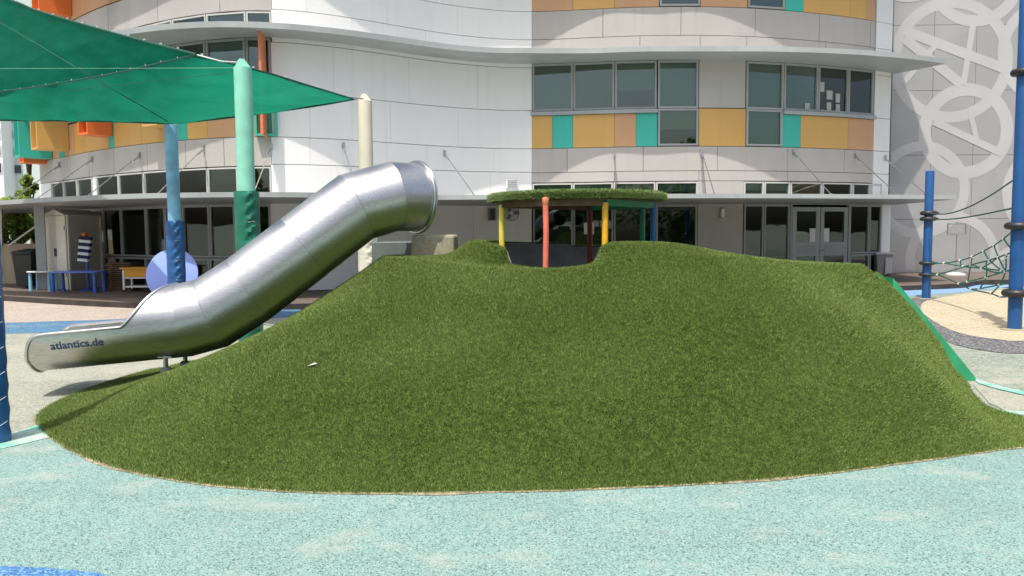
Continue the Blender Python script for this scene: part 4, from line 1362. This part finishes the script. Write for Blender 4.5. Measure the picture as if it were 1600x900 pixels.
# garden shed
sa = aty(76, 440, 20.0); sb = aty(108, 440, 19.55); sd_ = aty(161, 440, 20.6)
shed = thing('garden_shed', (sb.x, sb.y, DZ), 'beige plastic garden shed with gabled double door under the canopy', 'shed')
za, zg = 1.97, 2.12
A_, B_, C_ = Vector((sa.x, sa.y, 0)), Vector((sb.x, sb.y, 0)), Vector((sd_.x, sd_.y, 0))
D_ = A_ + C_ - B_
def up(p, z): return Vector((p.x, p.y, z))
m = MB()
mid_f = (A_ + B_) / 2; mid_b = (D_ + C_) / 2
m.add([up(A_, DZ), up(B_, DZ), up(C_, DZ), up(D_, DZ), up(A_, za), up(B_, za), up(C_, za), up(D_, za)], [(0, 1, 5, 4), (1, 2, 6, 5), (2, 3, 7, 6), (3, 0, 4, 7), (4, 5, 6, 7)])
wl = recalc(m.build('shed_body', 'shedside', shed, smooth=0))
dv = (B_ - A_).normalized(); fn = Vector((dv.y, -dv.x, 0)); rzf = math.atan2(dv.y, dv.x)
e1 = fn * 0.03
m = MB(); m.extrude([up(A_ - dv * 0.03, za) + e1 * 1.6, up(B_ + dv * 0.03, za) + e1 * 1.6, up(mid_f, zg) + e1 * 1.6], (C_ - B_) + e1 * -1.5)
recalc(m.build('roof', 'shed', shed, smooth=0))
for s in (-1, 1):
    c = mid_f + dv * s * (B_ - A_).length / 4 + fn * 0.02 + Vector((0, 0, (DZ + za) / 2))
    d = MB().box(c, ((B_ - A_).length / 2 - 0.012, 0.03, za - DZ - 0.02), rzf).build('door', 'shed', shed, smooth=0)
    bevel(d, 0.006, 1)
    MB().box(mid_f + dv * s * 0.03 + fn * 0.045 + Vector((0, 0, 1.05)), (0.02, 0.02, 0.2), rzf).build('handle', 'black', d, smooth=0)
    for z in (0.5, 1.65):
        MB().box(mid_f + dv * s * ((B_ - A_).length / 2 - 0.03) + fn * 0.042 + Vector((0, 0, z)), (0.03, 0.012, 0.1), rzf).build('hinge', 'fan', d, smooth=0)
sv = (C_ - B_).normalized(); sn = Vector((sv.y, -sv.x, 0)); rzs = math.atan2(sv.y, sv.x)
for k in range(14):
    z = DZ + 0.07 + k * 0.132
    c = (B_ + C_) / 2 + sn * 0.012 + Vector((0, 0, z))
    rot = Matrix.Rotation(rzs, 3, 'Z') @ Matrix.Rotation(R(5), 3, 'X')
    MB().box(c, ((C_ - B_).length - 0.1, 0.012, 0.128), rot=rot).build('siding_board', 'shedside', shed, smooth=0)
for p in (B_ + sv * 0.03, C_ - sv * 0.03):
    MB().box(p + sn * 0.02 + Vector((0, 0, (DZ + za) / 2)), (0.06, 0.03, za - DZ), rzs).build('corner_trim', 'shed', shed, smooth=0)
# striped vest hung on a blue stand
vp = aty(137, 400, 19.3)
vest = thing('vest_stand', (vp.x, 19.3, DZ), 'navy and white striped vest hung on a blue stand by the shed', 'vest')
m = MB().tube([(vp.x - 0.02, 19.3, DZ + 0.02), (vp.x - 0.02, 19.3, 1.5)], 0.03, 10)
m.build('stand_post', 'legblue', vest)
MB().lathe((vp.x - 0.02, 19.3, DZ), [(0.2, 0), (0.2, 0.02), (0.05, 0.05)], 20).build('stand_base', 'legblue', vest)
rot = Matrix.Rotation(R(6), 3, 'Y')
for k in range(8):
    zc_ = 1.40 - k * 0.076
    c = Vector((vp.x + 0.02 - 0.012 * k, 19.22, zc_))
    mm = MB().box(c, (0.30 - 0.006 * k, 0.12, 0.0755), rot=rot)
    bevel(mm.build('stripe', 'navy' if k % 2 == 0 else 'whitecloth', vest, smooth=0), 0.02, 2)
bevel(MB().box((vp.x - 0.03, 19.25, 1.48), (0.09, 0.1, 0.1)).build('collar', 'orangecloth', vest, smooth=0), 0.02, 2)
# black wheelie bin beside the column
bp_ = aty(46, 432, 20.4)
wb = thing('wheelie_bin', (bp_.x, 20.4, DZ), 'black wheelie bin beside the canopy column at far left', 'bin')
m = MB(); x_, y_ = bp_.x, 20.4
m.add([(x_ - .2, y_ - .24, DZ + .05), (x_ + .2, y_ - .24, DZ + .05), (x_ + .2, y_ + .2, DZ + .05), (x_ - .2, y_ + .2, DZ + .05), (x_ - .25, y_ - .3, 1.0), (x_ + .25, y_ - .3, 1.0), (x_ + .25, y_ + .3, 1.0), (x_ - .25, y_ + .3, 1.0)], [(3, 2, 1, 0), (4, 5, 6, 7), (0, 1, 5, 4), (1, 2, 6, 5), (2, 3, 7, 6), (3, 0, 4, 7)])
bevel(m.build('bin_body', 'bindark', wb, smooth=0), 0.02, 2)
m = MB(); m.add([(x_ - .27, y_ - .33, 1.0), (x_ + .27, y_ - .33, 1.0), (x_ + .27, y_ + .31, 1.0), (x_ - .27, y_ + .31, 1.0), (x_ - .24, y_ - .28, 1.07), (x_ + .24, y_ - .28, 1.07), (x_ + .24, y_ + .3, 1.13), (x_ - .24, y_ + .3, 1.13)], [(3, 2, 1, 0), (4, 5, 6, 7), (0, 1, 5, 4), (1, 2, 6, 5), (2, 3, 7, 6), (3, 0, 4, 7)])
m.build('lid', 'bindark', wb, smooth=0)
MB().tube([(x_ - .22, y_ + .36, 1.05), (x_ + .22, y_ + .36, 1.05)], 0.018, 8).build('handle', 'bindark', wb)
for s in (-1, 1):
    MB().lathe((x_ + s * .2, y_ + .24, DZ + .1), [(0.1, -0.025), (0.1, 0.025)], 18, Matrix.Rotation(R(90), 3, 'Y')).build('wheel', 'black', wb)
# yellow tray cart
ca = atz(199, 456, DZ); cy = ca.y + 0.05
cart = thing('tray_cart', (ca.x + 0.35, cy, DZ), 'white framed cart with yellow tray left of the round table top', 'cart')
x0, x1 = ca.x, ca.x + 0.78
m = MB()
for x_ in (x0, x1):
    for y_ in (cy - .2, cy + .2): m.box((x_, y_, DZ + 0.3), (0.04, 0.04, 0.48))
m.build('frame', 'whiteplas', cart, smooth=0)
for z in (0.13, 0.34): MB().box(((x0 + x1) / 2, cy, DZ + z), (x1 - x0 - 0.042, 0.4, 0.035)).build('shelf', 'whiteplas', cart, smooth=0)
tr_ = MB()
for s in (-1, 1):
    tr_.box(((x0 + x1) / 2, cy + s * .205, DZ + 0.46), (x1 - x0 - .06, 0.02, 0.19))
    tr_.box(((x0 + x1) / 2 + s * (x1 - x0 - 0.08) / 2, cy, DZ + 0.46), (0.02, 0.388, 0.19))
tr_.box(((x0 + x1) / 2, cy, DZ + 0.38), (x1 - x0 - 0.102, 0.388, 0.02))
ty_ = tr_.build('tray', 'cartyellow', cart, smooth=0)
m = MB()
for s in (-1, 1):
    m.box(((x0 + x1) / 2, cy + s * .23, DZ + 0.57), (x1 - x0 + .12, 0.07, 0.03))
    m.box(((x0 + x1) / 2 + s * (x1 - x0 + .04) / 2, cy, DZ + 0.57), (0.08, 0.388, 0.03))
m.build('tray_rim', 'cartyellow', ty_, smooth=0)
for x_ in (x0, x1):
    for y_ in (cy - .2, cy + .2):
        MB().lathe((x_, y_, DZ + 0.045), [(0.02, -0.02), (0.044, -0.014), (0.044, 0.014), (0.02, 0.02)], 16, Matrix.Rotation(R(90), 3, 'X')).build('wheel', 'black', cart)
# stack of slatted timber boards behind the cart
st = aty(192, 440, 19.3)
stk = thing('board_stack', (st.x, 19.3, DZ), 'tall stack of brown slatted boards behind the yellow cart', 'boards')
for k in range(14):
    MB().box((st.x + random.uniform(-.02, .02), 19.3 + random.uniform(-.02, .02), DZ + 0.018 + k * 0.05), (0.56 + random.uniform(-.05, .05), 0.4, 0.03), random.uniform(-.04, .04)).build('board', 'wood', stk, smooth=0)
    if k < 13:
        MB().box((st.x - 0.2, 19.3, DZ + 0.043 + k * 0.05), (0.05, 0.38, 0.019)).build('spacer', 'wood', stk, smooth=0)
# round table top leaning against the blue pole
dc = aty(269, 432, 16.2)
RD = 0.535
tl_ = R(12)
ctr = Vector((dc.x, 16.2, DZ + RD * math.cos(tl_) + 0.016))
rtt = thing('folding_table', (dc.x, 16.2, DZ), 'round lavender blue folding table stood on edge behind the padded blue pole', 'table')
rot = Matrix.Rotation(-tl_, 3, 'X') @ Matrix.Rotation(R(90), 3, 'X')
MB().lathe(ctr, [(RD - 0.018, -0.014), (RD, -0.006), (RD, 0.006), (RD - 0.018, 0.014)], 56, rot).build('table_top', 'discblue', rtt, smooth=30)
for sx in (-1, 1):
    hp = ctr + Vector((sx * 0.3, 0.06, 0.12))
    MB().tube([hp, Vector((ctr.x + sx * 0.52, ctr.y + 0.42, DZ + 0.015))], 0.02, 10).build('leg', 'legblue', rtt)
# low boundary wall
MB_w = MB().box((-16.6, 22.2, 0.62), (7.0, 0.2, 1.24), 0.05).build('boundary_wall', 'boundary', smooth=0)
tag(MB_w, 'low beige rendered boundary wall behind the black wheelie bin', 'wall')
# steel posts with a diagonal brace on the wall
br = thing('braced_frame', tuple(aty(3, 384, 21.9)), 'thin steel post with a pale diagonal brace above the low beige wall', 'frame')
MB().tube([tuple(aty(3, 385, 21.9)), tuple(aty(2, 322, 21.9))], 0.04, 10).build('post', 'galv', br)
MB().tube([tuple(aty(13, 384, 21.9)), tuple(aty(55, 354, 21.9))], 0.025, 8).build('brace', 'whiteplas', br)
# things fixed to the shaded wall of the white bay
fp = wallpoint(799, 333)
fan = thing('wall_fan', tuple(fp), 'round grey wall fan under the canopy behind the yellow post', 'fan')
fr_ = Matrix.Rotation(R(90), 3, 'X')
fb = MB().torus(fp + Vector((0, -0.35, 0)), 0.2, 0.012, fr_, 28, 6)
fb.torus(fp + Vector((0, -0.37, 0)), 0.13, 0.006, fr_, 24, 5)
for k in range(16):
    a = 2 * math.pi * k / 16
    fb.tube([fp + Vector((0.05 * math.cos(a), -0.385, 0.05 * math.sin(a))), fp + Vector((0.2 * math.cos(a), -0.35, 0.2 * math.sin(a)))], 0.004, 4)
fb.build('guard', 'fan', fan)
for k in range(3):
    a = 2 * math.pi * k / 3
    MB().box(fp + Vector((0.1 * math.cos(a), -0.34, 0.1 * math.sin(a))), (0.16, 0.008, 0.1), rot=Matrix.Rotation(-a, 3, 'Y') @ Matrix.Rotation(R(25), 3, 'X')).build('blade', 'fan', fan, smooth=0)
MB().lathe(fp + Vector((0, -0.36, 0)), [(0.05, -0.05), (0.055, 0.0), (0.03, 0.03)], 16, fr_).build('hub', 'whiteplas', fan)
MB().tube([fp + Vector((0, -0.3, 0)), fp + Vector((0.1, -0.16, 0.03)), fp + Vector((0.2, 0.02, 0.02))], 0.025, 8).build('arm', 'fan', fan)
sp = wallpoint(769, 335)
s_ = thing('wall_speaker', tuple(sp), 'tall grey box fixed under the canopy left of the yellow post', 'speaker')
bevel(MB().box(sp + Vector((0, -0.1, 0)), (0.17, 0.14, 0.34), 0.3).build('cabinet', 'fan', s_, smooth=0), 0.01, 2)
MB().box(sp + Vector((0.02, -0.178, 0)), (0.13, 0.006, 0.29), 0.3).build('grille', 'black', s_, smooth=0)
lp_ = wallpoint(1128, 333)
l_ = thing('wall_lamp', tuple(lp_), 'small white wall lamp on the grey panel under the canopy', 'lamp')
MB().box(lp_ + Vector((0, -0.02, 0)), (0.12, 0.04, 0.28)).build('backplate', 'fascia', l_, smooth=0)
bevel(MB().box(lp_ + Vector((0, -0.08, 0)), (0.1, 0.075, 0.25)).build('lens', 'whiteplas', l_, smooth=0), 0.03, 3)
np_ = wallpoint(920, 357)
nt_ = MB().box((np_.x, np_.y - 0.05, np_.z), (0.27, 0.01, 0.31)).build('notice', 'paper', smooth=0)
tag(nt_, 'pale paper notice on the dark glass behind the shelter', 'notice')

# ------------------------------------------------------------------ right side: climbing net between blue poles
def play_pole(px, py, top, r, rings, label):
    b = atz(px, py, 0.012)
    t = thing('climbing_pole', (b.x, b.y, 0.012), label, 'pole', 'blue climbing net poles')
    zt = top
    MB().lathe((b.x, b.y, 0), [(r, 0.012), (r, zt - 0.02), (r * 0.95, zt - 0.005), (r * 0.8, zt)], 28).build('post', 'playblue', t)
    MB().lathe((b.x, b.y, 0), [(r * 1.9, 0.013), (r * 1.9, 0.02), (r * 1.02, 0.03)], 28).build('base_plate', 'block', t)
    for py_, rr in rings:
        z = aty(px, py_, b.y).z
        c = MB().torus((b.x, b.y, z), r + 0.035, rr * 1.35, None, 32, 10).build('clamp_ring', 'black', t)
        MB().box((b.x + r + 0.065, b.y - 0.02, z), (0.07, 0.05, 0.045)).build('clamp_bolt', 'black', c, smooth=0)
    return b
bA = play_pole(1447, 467, 2.68, 0.086, ((333, 0.034), (342, 0.032), (411, 0.028), (429, 0.026)), 'shorter blue pole with black clamp rings at the left of the net')
bB = play_pole(1585, 515, 6.0, 0.094, ((97 + 16, 0.036), (353, 0.04), (458, 0.042)), 'tall blue pole with black clamp rings near the right edge')
def nd(px, py, d=None):
    """a net knot: depth runs from the far pole to the near one"""
    q = (px - 1447) / (1585 - 1447)
    y = bA.y + (bB.y - bA.y) * q if d is None else d
    return aty(px, py, y)
net = thing('climbing_net', (8.0, 14, 0), 'green rope climbing net with white knots slung between the blue poles', 'net')
def rope(pts, mat='rope', r=0.012):
    P = [tuple(nd(*p)) for p in pts]
    P = [tuple(q) for q in spline(P, 6)]
    MB().tube(P, r, 6).build('rope', mat, net)
rope([(1455, 334), (1480, 334), (1510, 325), (1545, 307), (1584, 281)], 'ropedark')
rope([(1455, 343), (1490, 342), (1530, 336), (1584, 325)], 'ropedark')
N_ = {'a': (1475, 411), 'b': (1500, 407), 'c': (1519, 401), 'd': (1537, 392), 'e': (1553, 383.5), 'f': (1568, 373), 'g': (1584, 360),
      'h': (1465, 429), 'i': (1505, 416), 'j': (1517, 414), 'k': (1546, 406.5), 'l': (1560, 402), 'm': (1574, 397), 'n': (1584, 393),
      'o': (1498, 443), 'p': (1512, 440), 'q': (1541, 433), 'r': (1571, 424), 's': (1584, 421),
      't': (1517, 452), 'u': (1531, 451), 'v': (1562, 445), 'w': (1584, 441),
      'x': (1549, 459), 'y': (1564, 464), 'z': (1584, 462), 'A': (1534, 419), 'B': (1565, 423), 'C': (1572, 402), 'D': (1541, 409), 'E': (1558, 426)}
A0p, A1p = (1452, 411), (1452, 429)
for ch in (('*0', 'a', 'b', 'c', 'd', 'e', 'f', 'g'), ('*1', 'h', 'j', 'k', 'm', 'n'), ('h', 'o', 't', 'x', 'y', 'z'), ('b', 'i', 'A', 'B', 'r', 's'), ('a', 'i', 'j', 'A', 'E', 's'),
           ('c', 'j'), ('d', 'k', 'B'), ('e', 'l', 'r'), ('f', 'n'), ('o', 'p', 'q', 'r'), ('j', 'p'), ('D', 'q', 'u'), ('t', 'u', 'v', 'w'), ('C', 'r', 'v', 'x'), ('m', 'C'), ('l', 'A')):
    pts = [A0p if k == '*0' else A1p if k == '*1' else N_[k] for k in ch]
    if len(pts) == 2:
        pts = [pts[0], ((pts[0][0] + pts[1][0]) / 2, (pts[0][1] + pts[1][1]) / 2 + 0.8), pts[1]]
    rope(pts)
for k in 'abcdefhijklmopqrtuvxyABC':
    p = nd(*N_[k])
    MB().lathe(p, [(0.008, -0.028), (0.019, -0.02), (0.019, 0.02), (0.008, 0.028)], 8, Matrix.Rotation(R(75), 3, 'Y')).build('knot', 'whiteplas', net)
# pedal bin at the building's corner
pb2 = atz(1381, 431, DZ)
pbn = thing('pedal_bin', (pb2.x, pb2.y, DZ), 'warm grey plastic pedal bin beside the glass corner by the doors', 'bin')
x_, y_ = pb2.x, pb2.y + 0.2
m = MB(); m.add([(x_ - .18, y_ - .2, DZ + .01), (x_ + .2, y_ - .2, DZ + .01), (x_ + .2, y_ + .2, DZ + .01), (x_ - .18, y_ + .2, DZ + .01), (x_ - .25, y_ - .25, .73), (x_ + .24, y_ - .25, .73), (x_ + .24, y_ + .24, .73), (x_ - .25, y_ + .24, .73)], [(3, 2, 1, 0), (4, 5, 6, 7), (0, 1, 5, 4), (1, 2, 6, 5), (2, 3, 7, 6), (3, 0, 4, 7)])
bevel(m.build('bin_body', 'bingrey', pbn, smooth=0), 0.02, 2)
bevel(MB().box((x_, y_, .765), (.54, .54, .06)).build('lid', 'binpale', pbn, smooth=0), 0.02, 2)
MB().box((x_ + 0.1, y_ - .29, DZ + .06), (.1, .12, .03)).build('pedal', 'black', pbn, smooth=0)
MB().box((x_ + 0.1, y_ - .265, 0.4), (.19, .01, .5)).build('front_plate', 'binpale', pbn, smooth=0)
# sign stand
sx_ = atz(1493, 430, DZ)
sg = thing('sign_stand', (sx_.x, sx_.y, DZ), 'empty silver framed sign stand on a white round foot', 'sign stand')
zA, zB = aty(1494, 366, sx_.y).z, aty(1494, 350, sx_.y).z
MB().tube([(sx_.x, sx_.y, DZ + .05), (sx_.x, sx_.y, zA)], 0.014, 8).build('pole', 'galv', sg)
hw = 14 * sx_.y / FPX
m = MB()
for s in (-1, 1):
    m.box((sx_.x + s * hw, sx_.y, (zA + zB) / 2), (0.04, 0.03, zB - zA + 0.04))
    m.box((sx_.x, sx_.y, zA if s < 0 else zB), (2 * hw - 0.042, 0.028, 0.04))
m.build('sign_frame', 'galv', sg, smooth=0)
MB().lathe((sx_.x, sx_.y, DZ), [(0.27, 0.0), (0.265, 0.03), (0.2, 0.07), (0.05, 0.09)], 28).build('foot', 'white_sign', sg)

# ------------------------------------------------------------------ far left: apartment block and trees
apt = thing('apartment_block', (-38, 62, 0), 'pale green apartment block with dark windows behind the trees at far left', 'building')
ay = 62
def AP(px, py, dy=0): return aty(px, py, ay + dy)
l0 = AP(-140, 300).x; r0 = AP(7, 300).x; r1 = AP(66, 300).x
MB().box(((l0 + r0) / 2, ay + 5, 12), (r0 - l0, 10, 24)).build('wing', 'flatw', apt, smooth=0)
MB().box(((r0 + r1) / 2 + 0.005, ay + 6.5, 12), (r1 - r0, 10, 24)).build('wall', 'flat', apt, smooth=0)
for k in range(6):
    z = AP(30, 208).z + (k - 3) * -((AP(30, 208).z - AP(30, 235.5).z) * 0.985) 
    for px0, px1 in ((9, 22),) if k < 2 else ((9, 32),):
        a = AP(px0, 208, 1.5).x; b = AP(px1, 208, 1.5).x
        wf = MB().box(((a + b) / 2, ay + 1.49, z), (b - a, 0.1, 0.75)).build('window', 'flat', apt, smooth=0)
        MB().box(((a + b) / 2, ay + 1.43, z), (b - a - 0.12, 0.04, 0.63)).build('pane', 'flatglass', wf, smooth=0)
    for px0, px1 in ((-9, 1), (-40, -22)):
        a = AP(px0, 208).x; b = AP(px1, 208).x
        wf = MB().box(((a + b) / 2, ay - 0.01, z), (b - a, 0.1, 0.85)).build('window', 'flatw', apt, smooth=0)
        MB().box(((a + b) / 2, ay - 0.07, z), (b - a - 0.12, 0.04, 0.73)).build('pane', 'flatglass', wf, smooth=0)

def tree(x, y, h, cw, label, seed, leaf='leaf', n=9000, low=0.35):
    rg = np.random.default_rng(seed)
    t = thing('leafy_tree', (x, y, 0), label, 'tree', 'trees behind the boundary wall')
    m = MB()
    m.tube([(x, y, 0), (x + .05, y, h * .3), (x - .05, y, h * .6), (x, y, h * .85)], [0.14, 0.11, 0.07, 0.03], 10)
    tk = m.build('trunk', 'bark', t)
    cl = []
    for k in range(16):
        a = rg.uniform(0, 6.28); z = h * rg.uniform(low, 0.98); rr = cw * rg.uniform(0.25, 1) * (1 - 0.5 * (z / h) ** 2)
        c = np.array([x + rr * math.cos(a), y + rr * math.sin(a), z])
        cl.append((c, cw * rg.uniform(0.25, 0.5)))
        m = MB(); z0 = z * 0.7
        m.tube([(x, y, z0), tuple((np.array([x, y, z0]) + c) / 2 + [0, 0, .1]), tuple(c)], [0.04, 0.03, 0.012], 6)
        m.build('limb', 'bark', tk)
    idx = rg.integers(0, len(cl), n)
    C = np.array([c for c, r in cl])[idx]; Rr = np.array([r for c, r in cl])[idx]
    dv = rg.normal(size=(n, 3)); dv /= np.linalg.norm(dv, axis=1)[:, None]
    P = C + dv * (Rr * rg.uniform(0.3, 1, n) ** 0.5)[:, None] * np.array([1, 1, 0.75])
    u = rg.normal(size=(n, 3)); u /= np.linalg.norm(u, axis=1)[:, None]
    v = np.cross(u, rg.normal(size=(n, 3))); v /= np.linalg.norm(v, axis=1)[:, None]
    s = rg.uniform(0.06, 0.12, n)[:, None]
    V = np.stack([P - u * s, P + v * s * .45, P + u * s, P - v * s * .45], 1).reshape(-1, 3)
    me = bpy.data.meshes.new('crown')
    me.from_pydata(V.tolist(), [], np.arange(n * 4).reshape(-1, 4).tolist())
    me.materials.append(M[leaf])
    link('crown', me, t)
tree(aty(30, 370, 26).x, 26, 2.6, 1.0, 'light green bushy tree seen below the canopy at far left', 3, 'leaf', 7000, 0.3)
tree(aty(47, 300, 28.5).x, 28.5, 4.7, 0.42, 'tall narrow tree whose top shows above the canopy at far left', 5, 'leaf', 5000, 0.5)

# belt of trees round the yard behind the camera: its reflection greens the glass and the steel
rg = np.random.default_rng(21)
n = 26000
cxs = rg.uniform(-34, 34, 60); cys = -17 + rg.uniform(-3, 3, 60); czs = rg.uniform(1.5, 6.2, 60); crs = rg.uniform(1.2, 2.4, 60)
idx = rg.integers(0, 60, n)
dv = rg.normal(size=(n, 3)); dv /= np.linalg.norm(dv, axis=1)[:, None]
P = np.stack([cxs, cys, czs], 1)[idx] + dv * (crs[idx] * rg.uniform(0.4, 1, n) ** 0.5)[:, None]
P[:, 2] = np.maximum(P[:, 2], 0.2)
u = rg.normal(size=(n, 3)); u /= np.linalg.norm(u, axis=1)[:, None]
v = np.cross(u, rg.normal(size=(n, 3))); v /= np.linalg.norm(v, axis=1)[:, None]
sz = rg.uniform(0.14, 0.3, n)[:, None]
V = np.stack([P - u * sz, P + v * sz * .5, P + u * sz, P - v * sz * .5], 1).reshape(-1, 3)
me = bpy.data.meshes.new('tree_belt')
me.from_pydata(V.tolist(), [], np.arange(n * 4).reshape(-1, 4).tolist())
me.materials.append(M['leafdark'])
tb = struct(link('tree_belt', me), 'stuff')
tb['label'] = 'belt of green trees along the far side of the yard'
